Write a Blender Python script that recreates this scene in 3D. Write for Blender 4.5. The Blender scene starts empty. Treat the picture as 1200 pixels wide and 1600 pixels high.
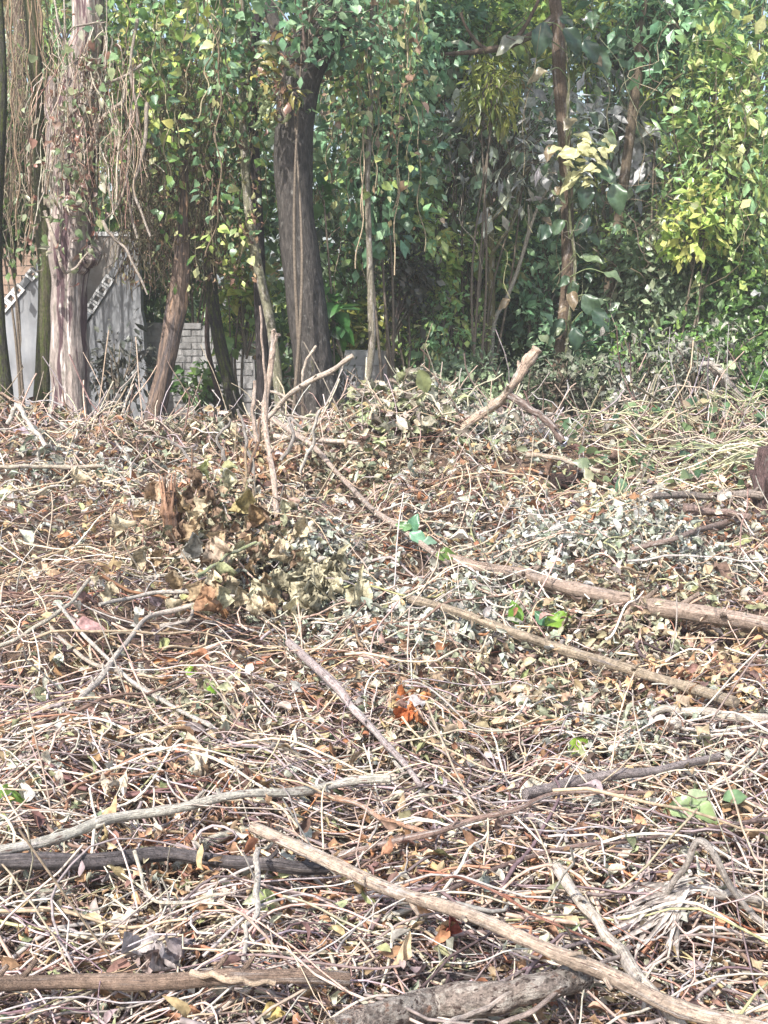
import bpy, math
import numpy as np
from mathutils import Vector, Matrix

scene = bpy.context.scene
R = math.radians
# ------------------------------------------------------------------ camera
CAM_H, PITCH, FPX = 1.6, R(10.3), 1931.0            # FPX: focal length in pixels of the 1200 x 1600 photograph
cam_data = bpy.data.cameras.new('camera'); cam = bpy.data.objects.new('camera', cam_data)
scene.collection.objects.link(cam); scene.camera = cam
cam.location = (0, 0, CAM_H); cam.rotation_euler = (R(90) - PITCH, 0, 0)
cam_data.sensor_fit = 'VERTICAL'; cam_data.sensor_height = 24.0
cam_data.lens = 24.0 * FPX / 1600.0
cam_data.clip_start = 0.05; cam_data.clip_end = 1000
# ------------------------------------------------------------------ sky and sun
SUN_EL, SUN_AZ = R(47), R(-150)                      # azimuth from +Y (view direction), negative = to the left
sd = Vector((math.sin(SUN_AZ) * math.cos(SUN_EL), math.cos(SUN_AZ) * math.cos(SUN_EL), math.sin(SUN_EL)))
world = bpy.data.worlds.new('World'); scene.world = world; world.use_nodes = True
wn = world.node_tree; wn.nodes.clear()
sky = wn.nodes.new('ShaderNodeTexSky'); sky.sky_type = 'NISHITA'; sky.sun_disc = False
sky.sun_elevation = SUN_EL; sky.sun_rotation = SUN_AZ; sky.dust_density = 2.5; sky.air_density = 1.0
bg = wn.nodes.new('ShaderNodeBackground'); bg.inputs['Strength'].default_value = 0.15
wo = wn.nodes.new('ShaderNodeOutputWorld')
wn.links.new(sky.outputs[0], bg.inputs[0]); wn.links.new(bg.outputs[0], wo.inputs[0])
sun_data = bpy.data.lights.new('sun', 'SUN'); sun_data.energy = 4.1; sun_data.angle = R(0.5); sun_data.color = (1.0, 0.96, 0.91)
sun = bpy.data.objects.new('sun', sun_data); scene.collection.objects.link(sun)
sun.rotation_euler = sd.to_track_quat('Z', 'Y').to_euler(); sun.location = (-6, -6, 14)
vs = scene.view_settings
vs.view_transform = 'Standard'; vs.look = 'None'; vs.exposure = 1.1; vs.gamma = 1.0; vs.use_curve_mapping = False
scene.cycles.max_bounces = 7; scene.cycles.diffuse_bounces = 4; scene.cycles.transmission_bounces = 4

COL = scene.collection
rng = np.random.default_rng(11)
F_ = np.float32

# ------------------------------------------------------------------ ground height and pixel helpers
def sm(a, b, x):
    t = np.clip((x - a) / (b - a), 0, 1); return t * t * (3 - 2 * t)
def bump(x, y, cx, cy, r, h, ry=None):
    ry = ry or r
    return h * np.exp(-(((x - cx) / r) ** 2 + ((y - cy) / ry) ** 2))
def height(x, y):
    x = np.asarray(x, float); y = np.asarray(y, float)
    h = 0.49 * np.clip((y - 2.6) / 6.8, 0, 1) ** 1.25
    h = h * (1 - sm(9.5, 11.3, y))
    n = 1.35 * (0.05 * np.sin(1.9 * x + 0.7 * y + 1.0) + 0.035 * np.sin(3.7 * x - 2.9 * y + 2.0) + 0.034 * np.sin(7.3 * x + 5.1 * y) * np.sin(3.3 * y - 4.1 * x + 1)
         + 0.022 * np.sin(13.1 * x - 11.3 * y + 0.4) * np.sin(4.1 * x + 9.7 * y) + 0.02 * np.sin(17 * x + 6 * y + 2) * np.sin(15 * y - 5 * x))
    h = h + n * (0.55 + 0.45 * sm(3, 7, y)) * (1 - 0.7 * sm(10, 12, y)) * (1 - 0.9 * sm(30, 50, np.hypot(x, y)))
    h = h + bump(x, y, 0.22, 8.9, 0.42, 0.21, 0.5) + bump(x, y, -0.9, 6.3, 0.42, 0.38, 0.36) + bump(x, y, -0.35, 5.9, 0.3, 0.12) + bump(x, y, -2.0, 8.9, 0.3, 0.10) + bump(x, y, -1.25, 9.1, 0.25, 0.09) + bump(x, y, 1.15, 9.0, 0.22, 0.09) + bump(x, y, 2.6, 9.1, 0.3, 0.10) + bump(x, y, 1.9, 8.9, 0.35, 0.10) + bump(x, y, 1.3, 5.2, 0.35, 0.07) + bump(x, y, -1.5, 4.7, 0.4, 0.07) + bump(x, y, 2.6, 8.8, 0.9, 0.05)
    h = h - bump(x, y, 0.95, 7.6, 0.55, 0.16, 0.5) - bump(x, y, -0.9, 9.9, 0.5, 0.12) + bump(x, y, -0.4, 8.6, 0.4, 0.08)
    return h
CP, SP = math.cos(PITCH), math.sin(PITCH)
def ray(px, py):
    a = (px - 600) / FPX; b = (800 - py) / FPX
    return np.array((a, CP + b * SP, -SP + b * CP))
def at(px, py, Y):
    d = ray(px, py); d = d * (Y / d[1]); return np.array((d[0], d[1], d[2] + CAM_H))
def G(px, py, lift=0.0):
    d = ray(px, py); t = np.arange(2.0, 14.0, 0.004); q = d[None] * t[:, None]
    p = q[np.argmax(q[:, 2] + CAM_H <= height(q[:, 0], q[:, 1]) + lift)]
    return np.array((p[0], p[1], p[2] + CAM_H))
def pxm(y): return y / FPX                           # metres per photograph pixel at depth y

# ------------------------------------------------------------------ materials
def mat(name):
    m = bpy.data.materials.new(name); m.use_nodes = True; nt = m.node_tree; nt.nodes.clear()
    out = nt.nodes.new('ShaderNodeOutputMaterial'); return m, nt, out
def N(nt, t, **kw):
    n = nt.nodes.new(t)
    for k, v in kw.items():
        if k in n.inputs: n.inputs[k].default_value = v
        else: setattr(n, k, v)
    return n
def ramp(nt, fac, stops):
    r = nt.nodes.new('ShaderNodeValToRGB'); e = r.color_ramp.elements
    while len(e) < len(stops): e.new(0.5)
    for i, (p, c) in enumerate(stops):
        e[i].position = p; e[i].color = (c[0], c[1], c[2], 1) if not isinstance(c, (int, float)) else (c, c, c, 1)
    nt.links.new(fac, r.inputs[0]); return r.outputs[0]
def mul(nt, a, b, fac=1.0):
    m = nt.nodes.new('ShaderNodeMix'); m.data_type = 'RGBA'; m.blend_type = 'MULTIPLY'; m.inputs[0].default_value = fac
    nt.links.new(a, m.inputs[6]); nt.links.new(b, m.inputs[7]); return m.outputs[2]
def mixc(nt, fac, a, b):
    m = nt.nodes.new('ShaderNodeMix'); m.data_type = 'RGBA'
    nt.links.new(fac, m.inputs[0])
    for s, k in ((a, 6), (b, 7)):
        if isinstance(s, tuple): m.inputs[k].default_value = (*s, 1)
        else: nt.links.new(s, m.inputs[k])
    return m.outputs[2]
def bumpn(nt, h, strength, dist=0.01):
    b = nt.nodes.new('ShaderNodeBump'); b.inputs['Strength'].default_value = strength; b.inputs['Distance'].default_value = dist
    nt.links.new(h, b.inputs['Height']); return b.outputs[0]

def leaf_material(name, rough, spec, transl, nscale, var=(0.7, 1.25)):
    m, nt, out = mat(name)
    a = N(nt, 'ShaderNodeAttribute', attribute_name='Col'); g = N(nt, 'ShaderNodeNewGeometry')
    no = N(nt, 'ShaderNodeTexNoise', Scale=nscale, Detail=3.0)
    nt.links.new(g.outputs['Position'], no.inputs['Vector'])
    c = mul(nt, a.outputs['Color'], ramp(nt, no.outputs[0], [(0.3, var[0]), (0.7, var[1])]))
    p = N(nt, 'ShaderNodeBsdfPrincipled', Roughness=rough); p.inputs['Specular IOR Level'].default_value = spec
    t = N(nt, 'ShaderNodeBsdfTranslucent'); mx = N(nt, 'ShaderNodeMixShader'); mx.inputs[0].default_value = transl
    nt.links.new(c, p.inputs['Base Color']); nt.links.new(c, t.inputs['Color'])
    nt.links.new(bumpn(nt, no.outputs[0], 0.35, 0.01), p.inputs['Normal'])
    nt.links.new(p.outputs[0], mx.inputs[1]); nt.links.new(t.outputs[0], mx.inputs[2]); nt.links.new(mx.outputs[0], out.inputs[0])
    return m
M = {}
M['leaf'] = leaf_material('green_leaf', 0.36, 0.7, 0.38, 25)
M['dead'] = leaf_material('dead_leaf', 0.8, 0.18, 0.15, 60, (0.5, 1.35))

def stem_material(name, nscale, b=0.5):
    m, nt, out = mat(name)
    a = N(nt, 'ShaderNodeAttribute', attribute_name='Col'); g = N(nt, 'ShaderNodeNewGeometry')
    no = N(nt, 'ShaderNodeTexNoise', Scale=nscale, Detail=4.0)
    nt.links.new(g.outputs['Position'], no.inputs['Vector'])
    c = mul(nt, a.outputs['Color'], ramp(nt, no.outputs[0], [(0.28, 0.55), (0.72, 1.3)]))
    p = N(nt, 'ShaderNodeBsdfPrincipled', Roughness=0.72); p.inputs['Specular IOR Level'].default_value = 0.3
    nt.links.new(c, p.inputs['Base Color']); nt.links.new(bumpn(nt, no.outputs[0], b, 0.004), p.inputs['Normal'])
    nt.links.new(p.outputs[0], out.inputs[0]); return m
M['twig'] = stem_material('dry_twig', 60)

def bark_material(name, streak=(14, 14, 3), spots=None, contrast=(0.35, 1.5), bs=0.8, rough=0.85, layers=(), fine=(1, 1, 1)):
    """bark on a tube: 'tc' runs round and along the stem, so the streaks follow the grain"""
    m, nt, out = mat(name)
    a = N(nt, 'ShaderNodeAttribute', attribute_name='Col'); tc = N(nt, 'ShaderNodeAttribute', attribute_name='tc')
    mp = N(nt, 'ShaderNodeMapping'); mp.inputs['Scale'].default_value = streak; nt.links.new(tc.outputs['Vector'], mp.inputs['Vector'])
    no = N(nt, 'ShaderNodeTexNoise', Scale=1.0, Detail=6.0, Roughness=0.65); nt.links.new(mp.outputs[0], no.inputs['Vector'])
    c = mul(nt, a.outputs['Color'], ramp(nt, no.outputs[0], [(0.3, contrast[0]), (0.72, contrast[1])]))
    for (sc, lo, hi, col) in layers:
        mp2 = N(nt, 'ShaderNodeMapping'); mp2.inputs['Scale'].default_value = sc; nt.links.new(tc.outputs['Vector'], mp2.inputs['Vector'])
        n2 = N(nt, 'ShaderNodeTexNoise', Scale=1.0, Detail=4.0, Roughness=0.6); nt.links.new(mp2.outputs[0], n2.inputs['Vector'])
        c = mixc(nt, ramp(nt, n2.outputs[0], [(lo, 0.0), (hi, 1.0)]), c, col)
    g3 = N(nt, 'ShaderNodeNewGeometry'); n3 = N(nt, 'ShaderNodeTexNoise', Scale=55.0, Detail=5.0, Roughness=0.7); m3 = N(nt, 'ShaderNodeMapping'); m3.inputs['Scale'].default_value = fine
    nt.links.new(g3.outputs['Position'], m3.inputs['Vector']); nt.links.new(m3.outputs[0], n3.inputs['Vector'])
    c = mul(nt, c, ramp(nt, n3.outputs[0], [(0.3, 0.5), (0.68, 1.3)]))
    p = N(nt, 'ShaderNodeBsdfPrincipled', Roughness=rough); p.inputs['Specular IOR Level'].default_value = 0.25
    bn = N(nt, 'ShaderNodeBump'); bn.inputs['Strength'].default_value = 0.7; bn.inputs['Distance'].default_value = 0.012; nt.links.new(n3.outputs[0], bn.inputs['Height']); nt.links.new(bumpn(nt, no.outputs[0], bs, 0.025), bn.inputs['Normal'])
    nt.links.new(c, p.inputs['Base Color']); nt.links.new(bn.outputs[0], p.inputs['Normal'])
    nt.links.new(p.outputs[0], out.inputs[0]); return m
M['stalk'] = bark_material('dry_stalk', (4, 4, 2.2), contrast=(0.45, 1.3), bs=0.5, rough=0.75, layers=[((1.3, 1.3, 2.6), 0.52, 0.66, (0.40, 0.36, 0.33)), ((2.5, 2.5, 9), 0.60, 0.66, (0.17, 0.11, 0.09)), ((2, 2, 5), 0.64, 0.70, (0.62, 0.56, 0.48))])
M['ridged'] = bark_material('ridged_stalk', (7, 7, 0.8), contrast=(0.4, 1.4), bs=0.8, rough=0.8, layers=[((1.5, 1.5, 2.0), 0.56, 0.70, (0.36, 0.31, 0.28)), ((3, 3, 6), 0.63, 0.68, (0.10, 0.07, 0.06))])
M['torn_bark'] = bark_material('torn_bark', (4, 4, 1.2), fine=(0.9, 0.9, 0.25), contrast=(0.35, 1.4), bs=1.0, layers=[((2, 2, 0.7), 0.50, 0.60, (0.11, 0.09, 0.085)), ((1.6, 1.6, 0.9), 0.60, 0.66, (0.50, 0.31, 0.19))])
M['log'] = bark_material('lichen_bark', (4, 4, 30), contrast=(0.4, 1.5), bs=1.0, layers=[((1.8, 1.8, 13), 0.48, 0.58, (0.50, 0.44, 0.38)), ((2.6, 2.6, 18), 0.57, 0.62, (0.10, 0.07, 0.06)), ((1.2, 1.2, 8), 0.60, 0.68, (0.34, 0.20, 0.14))])
M['dark_bark'] = bark_material('dark_fissured_bark', (5, 5, 3.5), fine=(1, 1, 0.35), contrast=(0.35, 1.5), bs=1.0, layers=[((4, 4, 5), 0.6, 0.72, (0.20, 0.19, 0.17)), ((3, 3, 2), 0.66, 0.76, (0.12, 0.12, 0.05))])
M['pale_bark'] = bark_material('peeling_pale_bark', (4, 4, 1.3), fine=(0.8, 0.8, 0.2), contrast=(0.4, 1.35), bs=1.0,
                               layers=[((2.6, 2.6, 0.55), 0.50, 0.56, (0.12, 0.075, 0.08)), ((3.1, 3.1, 0.6), 0.58, 0.62, (0.60, 0.52, 0.47)), ((2.2, 2.2, 1.2), 0.60, 0.68, (0.22, 0.20, 0.16))])
M['mossy_bark'] = bark_material('mossy_bark', (8, 8, 4), contrast=(0.45, 1.4), bs=0.8, layers=[((3, 3, 3), 0.48, 0.62, (0.09, 0.11, 0.03))])

def plaster():
    m, nt, out = mat('weathered_plaster')
    g = N(nt, 'ShaderNodeNewGeometry'); mp = N(nt, 'ShaderNodeMapping'); mp.inputs['Scale'].default_value = (9, 9, 2.2); mp.inputs['Rotation'].default_value = (0, R(-28), 0)
    nt.links.new(g.outputs['Position'], mp.inputs['Vector'])
    n1 = N(nt, 'ShaderNodeTexNoise', Scale=1.0, Detail=6.0, Roughness=0.7); nt.links.new(mp.outputs[0], n1.inputs['Vector'])
    n2 = N(nt, 'ShaderNodeTexNoise', Scale=2.2, Detail=5.0, Roughness=0.6); nt.links.new(g.outputs['Position'], n2.inputs['Vector'])
    c = ramp(nt, n1.outputs[0], [(0.25, (0.20, 0.21, 0.225)), (0.5, (0.26, 0.27, 0.285)), (0.75, (0.36, 0.36, 0.365))])
    c = mul(nt, c, ramp(nt, n2.outputs[0], [(0.3, (0.62, 0.60, 0.58)), (0.6, (1, 1, 1))]))
    p = N(nt, 'ShaderNodeBsdfPrincipled', Roughness=0.9); nt.links.new(c, p.inputs['Base Color'])
    nt.links.new(bumpn(nt, n1.outputs[0], 0.15, 0.01), p.inputs['Normal']); nt.links.new(p.outputs[0], out.inputs[0]); return m
M['plaster'] = plaster()
def masonry(name, lo, hi, rnd=0.35):
    m, nt, out = mat(name)
    g = N(nt, 'ShaderNodeNewGeometry'); oi = N(nt, 'ShaderNodeObjectInfo')
    n1 = N(nt, 'ShaderNodeTexNoise', Scale=9.0, Detail=6.0, Roughness=0.7); nt.links.new(g.outputs['Position'], n1.inputs['Vector'])
    c = ramp(nt, n1.outputs[0], [(0.3, lo), (0.7, hi)])
    c = mul(nt, c, ramp(nt, oi.outputs['Random'], [(0.0, 1 - rnd), (1.0, 1.0)]))
    p = N(nt, 'ShaderNodeBsdfPrincipled', Roughness=0.92); nt.links.new(c, p.inputs['Base Color'])
    nt.links.new(bumpn(nt, n1.outputs[0], 0.5, 0.01), p.inputs['Normal']); nt.links.new(p.outputs[0], out.inputs[0]); return m
M['white_block'] = masonry('whitewashed_block', (0.5, 0.5, 0.5), (0.82, 0.82, 0.80), 0.2)
M['pale_brick'] = masonry('pale_brick', (0.27, 0.26, 0.25), (0.46, 0.45, 0.44), 0.25)
M['grey_block'] = masonry('grey_block', (0.30, 0.30, 0.29), (0.52, 0.52, 0.50), 0.22)
M['mortar'] = masonry('mortar', (0.22, 0.21, 0.20), (0.38, 0.36, 0.34), 0.0)
M['tan_brick'] = masonry('tan_brick', (0.24, 0.16, 0.12), (0.46, 0.33, 0.25), 0.35)
def ground_mat():
    m, nt, out = mat('leaf_litter_soil')
    g = N(nt, 'ShaderNodeNewGeometry')
    n1 = N(nt, 'ShaderNodeTexNoise', Scale=28.0, Detail=6.0, Roughness=0.75); nt.links.new(g.outputs['Position'], n1.inputs['Vector'])
    n2 = N(nt, 'ShaderNodeTexVoronoi', Scale=22.0); nt.links.new(g.outputs['Position'], n2.inputs['Vector'])
    c = ramp(nt, n1.outputs[0], [(0.3, (0.035, 0.022, 0.016)), (0.5, (0.12, 0.075, 0.05)), (0.7, (0.26, 0.17, 0.11))])
    c = mul(nt, c, ramp(nt, n2.outputs['Color'], [(0.0, 0.5), (1.0, 1.3)]))
    p = N(nt, 'ShaderNodeBsdfPrincipled', Roughness=0.95); nt.links.new(c, p.inputs['Base Color'])
    nt.links.new(bumpn(nt, n1.outputs[0], 1.0, 0.03), p.inputs['Normal']); nt.links.new(p.outputs[0], out.inputs[0]); return m
M['ground'] = ground_mat()
def plain(name, c, rough=0.6):
    m, nt, out = mat(name)
    g = N(nt, 'ShaderNodeNewGeometry'); n1 = N(nt, 'ShaderNodeTexNoise', Scale=30.0, Detail=4.0); nt.links.new(g.outputs['Position'], n1.inputs['Vector'])
    cc = ramp(nt, n1.outputs[0], [(0.3, tuple(v * 0.7 for v in c)), (0.7, tuple(min(1, v * 1.2) for v in c))])
    p = N(nt, 'ShaderNodeBsdfPrincipled', Roughness=rough); nt.links.new(cc, p.inputs['Base Color']); nt.links.new(p.outputs[0], out.inputs[0]); return m

# ------------------------------------------------------------------ mesh batches
class MB:
    """collects vertices, polygons, a colour and a tube coordinate; build() links them as one mesh object"""
    def __init__(s): s.v = []; s.f = {}; s.c = []; s.t = []; s.n = 0
    def add(s, v, faces, c, t=None):
        v = np.asarray(v, F_).reshape(-1, 3); c = np.broadcast_to(np.asarray(c, F_), v.shape)
        s.v.append(v); s.c.append(c); s.t.append(np.zeros_like(v) if t is None else np.asarray(t, F_).reshape(-1, 3))
        for f in faces:
            f = np.asarray(f, np.int32); s.f.setdefault(f.shape[1], []).append(f + s.n)
        s.n += len(v); return s
    def mesh(s, name, material, smooth=True):
        me = bpy.data.meshes.new(name)
        v = np.concatenate(s.v); c = np.concatenate(s.c); t = np.concatenate(s.t)
        loops = []; starts = []; off = 0
        for k, fs in s.f.items():
            f = np.concatenate(fs); loops.append(f.ravel()); starts.append(off + np.arange(len(f)) * k); off += f.size
        loops = np.concatenate(loops).astype(np.int32); starts = np.concatenate(starts).astype(np.int32)
        me.vertices.add(len(v)); me.vertices.foreach_set('co', v.ravel())
        me.loops.add(len(loops)); me.loops.foreach_set('vertex_index', loops)
        me.polygons.add(len(starts)); me.polygons.foreach_set('loop_start', starts)
        me.update(calc_edges=True)
        a = me.attributes.new('Col', 'FLOAT_COLOR', 'POINT')
        a.data.foreach_set('color', np.concatenate([c, np.ones((len(c), 1), F_)], 1).ravel())
        if np.any(t):
            a = me.attributes.new('tc', 'FLOAT_VECTOR', 'POINT'); a.data.foreach_set('vector', t.ravel())
        me.polygons.foreach_set('use_smooth', np.full(len(starts), smooth))
        me.materials.append(material); return me
    def build(s, name, material, parent=None, smooth=True):
        o = bpy.data.objects.new(name, s.mesh(name, material, smooth)); COL.objects.link(o)
        if parent is not None: adopt(o, parent)
        return o
def adopt(o, parent):
    o.parent = parent; o.matrix_parent_inverse = parent_inv(parent)
def world_of(o):
    m = Matrix.Translation(o.location) @ o.rotation_euler.to_matrix().to_4x4()
    return m if o.parent is None else world_of(o.parent) @ o.matrix_parent_inverse @ m
def parent_inv(p): return world_of(p).inverted()
def tag(o, label=None, cat=None, group=None, kind=None):
    if label: o['label'] = label
    if cat: o['category'] = cat
    if group: o['group'] = group
    if kind: o['kind'] = kind
    return o
def thing(name, loc, label, cat, group=None):
    o = bpy.data.objects.new(name, None); COL.objects.link(o); o.location = tuple(float(v) for v in loc); o.empty_display_size = 0.1
    return tag(o, label, cat, group, 'thing')

def nrm(v): return v / np.maximum(np.linalg.norm(v, axis=-1, keepdims=True), 1e-9)
def tubes(mb, P, rad, col, S=4, cap=False):
    """many tubes at once: P (n,k,3), rad (n,k), col (n,3) or (n,k,3)"""
    P = np.asarray(P, float); n, k, _ = P.shape
    T = nrm(np.gradient(P, axis=1)); ref = nrm(rng.normal(size=(n, 1, 3)) + np.array((0, 0, 0.3)))
    ov = nrm(P[:, -1] - P[:, 0]); ref[:, 0] = nrm(ref[:, 0] - 0.92 * ov * np.sum(ref[:, 0] * ov, 1, keepdims=True))
    A = nrm(np.cross(T, np.broadcast_to(ref, T.shape))); B = np.cross(T, A)
    th = np.arange(S) * 2 * math.pi / S
    ring = A[:, :, None] * np.cos(th)[None, None, :, None] + B[:, :, None] * np.sin(th)[None, None, :, None]
    V = P[:, :, None] + ring * np.asarray(rad)[:, :, None, None]
    col = np.asarray(col, F_); col = col[:, None] if col.ndim == 2 else col
    C = np.broadcast_to(col[:, :, None], (n, k, S, 3)).reshape(-1, 3)
    i = (np.arange(n) * k * S)[:, None, None]; j = (np.arange(k - 1) * S)[None, :, None]; s = np.arange(S)[None, None]; s2 = (s + 1) % S
    q = np.stack([i + j + s, i + j + s2, i + j + S + s2, i + j + S + s], -1).reshape(-1, 4)
    fs = [q]
    if cap:
        fs.append((np.arange(n) * k * S)[:, None] + np.arange(S)[::-1][None]); fs.append((np.arange(n) * k * S + (k - 1) * S)[:, None] + np.arange(S)[None])
    mb.add(V, fs, C); return mb
def spline(pts, K):
    pts = np.asarray(pts, float); m = len(pts)
    if m == 2: return pts[0] + (pts[1] - pts[0]) * np.linspace(0, 1, K)[:, None]
    e = np.vstack([2 * pts[0] - pts[1], pts, 2 * pts[-1] - pts[-2]])
    u = np.linspace(0, m - 1 - 1e-6, K); i = u.astype(int); t = (u - i)[:, None]
    p0, p1, p2, p3 = e[i], e[i + 1], e[i + 2], e[i + 3]
    return 0.5 * (2 * p1 + (p2 - p0) * t + (2 * p0 - 5 * p1 + 4 * p2 - p3) * t ** 2 + (3 * p1 - p0 - 3 * p2 + p3) * t ** 3)
def stem(mb, pts, r0, r1, col, S=10, K=30, ridge=0.0, lump=0.06, nodes=0, wob=0.0, cut=None, flare=0.0, ends=True, profile=None):
    """one carefully built stem: parallel transport frame, lumps, nodes, ridges, closed ends"""
    P = spline(pts, K); ph = rng.uniform(0, 6.28, 8)
    u = np.linspace(0, 1, K)
    L = np.concatenate([[0], np.cumsum(np.linalg.norm(np.diff(P, axis=0), axis=1))])
    if wob: P = P + wob * np.stack([np.sin(9 * u + ph[i]) + 0.6 * np.sin(21 * u + ph[i + 3]) for i in range(3)], 1) * (np.sin(math.pi * u)[:, None] * 0.7 + 0.3)
    T = nrm(np.gradient(P, axis=0)); a = nrm(np.cross(T[0], np.array((0.3, 0.2, 0.93)) if abs(T[0][2]) < 0.9 else np.array((0.9, 0.4, 0.1))))
    rad = r0 + (r1 - r0) * u if profile is None else np.interp(u, [q[0] for q in profile], [q[1] for q in profile])
    if flare: rad = rad * (1 + flare * np.exp(-u * 9))
    rad = rad * (1 + lump * (np.sin(11 * u + ph[0]) + 0.6 * np.sin(27 * u + ph[1]) + 0.5 * np.sin(53 * u + ph[2])))
    if nodes:
        sp = (u * nodes + 0.3) % 1.0; rad = rad * (1 + 0.16 * np.exp(-((sp - 0.5) / 0.07) ** 2))
    th = np.arange(S) * 2 * math.pi / S; V = []; TC = []
    for i in range(K):
        a = nrm(a - T[i] * np.dot(a, T[i])); b = np.cross(T[i], a)
        rr = rad[i] * (1 + ridge * (np.sin(5 * th + ph[3] + 1.2 * u[i]) * 0.6 + np.sin(9 * th + ph[4]) * 0.5) + 0.5 * lump * np.sin(2 * th + ph[5] + 6 * u[i]) + 0.5 * lump * np.sin(3 * th + ph[6] - 14 * u[i]))
        V.append(P[i] + (np.cos(th) * rr)[:, None] * a + (np.sin(th) * rr)[:, None] * b)
        TC.append(np.stack([np.cos(th), np.sin(th), np.full(S, L[i] * 3.0 + ph[7])], 1))
    i = (np.arange(K - 1) * S)[:, None]; s = np.arange(S)[None]; s2 = (s + 1) % S
    q = np.stack([i + s, i + s2, i + S + s2, i + S + s], -1).reshape(-1, 4)
    mb.add(np.array(V), [q], col, np.array(TC))
    if ends:
        for k, rev in ((0, True), (K - 1, False)):
            ring = np.array(V[k]); c = ring.mean(0) + (T[k] * (0.25 if not rev else -0.25) * rad[k])
            vv = np.vstack([ring, c]); idx = np.arange(S); f = np.stack([idx, (idx + 1) % S, np.full(S, S)], 1)
            if rev: f = f[:, ::-1]
            mb.add(vv, [f], cut if cut is not None else col, np.array(np.vstack([TC[k], TC[k].mean(0)])))
    return mb

# ------------------------------------------------------------------ leaves
def leaf_template(nl, nw, wide, fold, curl, roll=0.0, twist=0.0, wave=0.0, shape='ovate', ph=0.0):
    t = np.linspace(0, 1, nl + 1); s = np.linspace(-1, 1, nw + 1)
    if shape == 'heart': w = np.interp(t, [0, 0.06, 0.22, 0.45, 0.75, 1], [0.30, 0.72, 1.0, 0.88, 0.42, 0.02])
    elif shape == 'lance': w = np.interp(t, [0, 0.15, 0.45, 0.75, 1], [0.12, 0.7, 1.0, 0.6, 0.02])
    else: w = np.interp(t, [0, 0.1, 0.35, 0.6, 0.85, 1], [0.1, 0.55, 1.0, 0.92, 0.45, 0.04])
    Tt, Ss = np.meshgrid(t, s, indexing='ij'); W = w[:, None] * wide * 0.5
    x = Ss * W; y = Tt.copy()
    if shape == 'heart': y = y - 0.12 * np.abs(Ss) * (1 - Tt) * (Tt < 0.3)
    z = fold * np.abs(Ss) * W - curl * Tt ** 2 + wave * W * np.sin(9 * Tt + 3 * Ss + ph) * np.abs(Ss)
    if roll: ang = Ss * roll; x = np.sin(ang) * W / max(roll, 1e-3); z = z + (1 - np.cos(ang)) * W / roll
    if curl: y = y * (1 - 0.25 * abs(curl) * Tt)
    if twist: a = twist * Tt; x, z = x * np.cos(a) - z * np.sin(a), x * np.sin(a) + z * np.cos(a)
    v = np.stack([x, y, z], -1).reshape(-1, 3); m = nw + 1
    i, j = np.meshgrid(np.arange(nl), np.arange(nw), indexing='ij')
    f = np.stack([i * m + j, i * m + j + 1, (i + 1) * m + j + 1, (i + 1) * m + j], -1).reshape(-1, 4)
    return v, f
LT_FAR = [leaf_template(2, 2, 0.55, 0.25, 0.15), leaf_template(2, 2, 0.62, 0.1, 0.35), leaf_template(2, 2, 0.5, 0.4, -0.05), leaf_template(2, 2, 0.7, 0.15, 0.2)]
LT_LANCE = [leaf_template(2, 2, 0.28, 0.3, 0.25, shape='lance'), leaf_template(2, 2, 0.2, 0.2, 0.45, shape='lance'), leaf_template(2, 2, 0.24, 0.4, 0.1, shape='lance')]
LT_HEART = [leaf_template(4, 2, 0.8, 0.2, 0.2, shape='heart'), leaf_template(4, 2, 0.85, 0.1, 0.35, shape='heart'), leaf_template(4, 2, 0.75, 0.35, 0.05, shape='heart')]
LT_DEAD = [leaf_template(4, 2, 0.6, 0.5, 0.3, 0.8, 0.5), leaf_template(4, 2, 0.55, 0.1, 0.7, 1.3, -0.6), leaf_template(4, 2, 0.7, 0.3, -0.4, 1.0, 0.9),
           leaf_template(4, 2, 0.42, 0.7, 0.5, 1.6, 1.2), leaf_template(4, 2, 0.6, -0.4, 0.25, 0.0, 0.3, 0.9), leaf_template(4, 2, 0.4, 0.5, 0.3, 1.2, -0.8, 0.6), leaf_template(4, 2, 0.3, 0.5, 0.6, 1.5, 1.0, 0.4, 'lance')]
LT_DEAD = [(v + rng.normal(0, 0.022, v.shape), f) for v, f in LT_DEAD + LT_DEAD]
def place_leaves(mb, templ, pos, axis, normal, size, col):
    pos = np.asarray(pos); n = len(pos)
    if n == 0: return
    Y = nrm(np.asarray(axis)); Z = np.asarray(normal); Z = nrm(Z - Y * np.sum(Z * Y, 1, keepdims=True) + 1e-5); X = np.cross(Y, Z)
    size = np.asarray(size).reshape(-1, 1, 1); col = np.asarray(col); pick = rng.integers(0, len(templ), n)
    for k, (v, f) in enumerate(templ):
        w = np.nonzero(pick == k)[0]
        if len(w) == 0: continue
        V = pos[w][:, None] + size[w] * (X[w][:, None] * v[None, :, 0:1] + Y[w][:, None] * v[None, :, 1:2] + Z[w][:, None] * v[None, :, 2:3])
        Fc = (f[None] + (np.arange(len(w)) * len(v))[:, None, None]).reshape(-1, 4)
        mb.add(V, [Fc], np.repeat(col[w], len(v), axis=0))
def palette(cols, n, weights=None, jit=0.22):
    cols = np.asarray(cols, float); w = None if weights is None else np.asarray(weights, float) / np.sum(weights)
    c = cols[rng.choice(len(cols), n, p=w)] * rng.uniform(1 - jit, 1 + jit, (n, 1)) * rng.uniform(0.93, 1.07, (n, 3))
    return np.clip(c, 0.004, 0.9)
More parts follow.
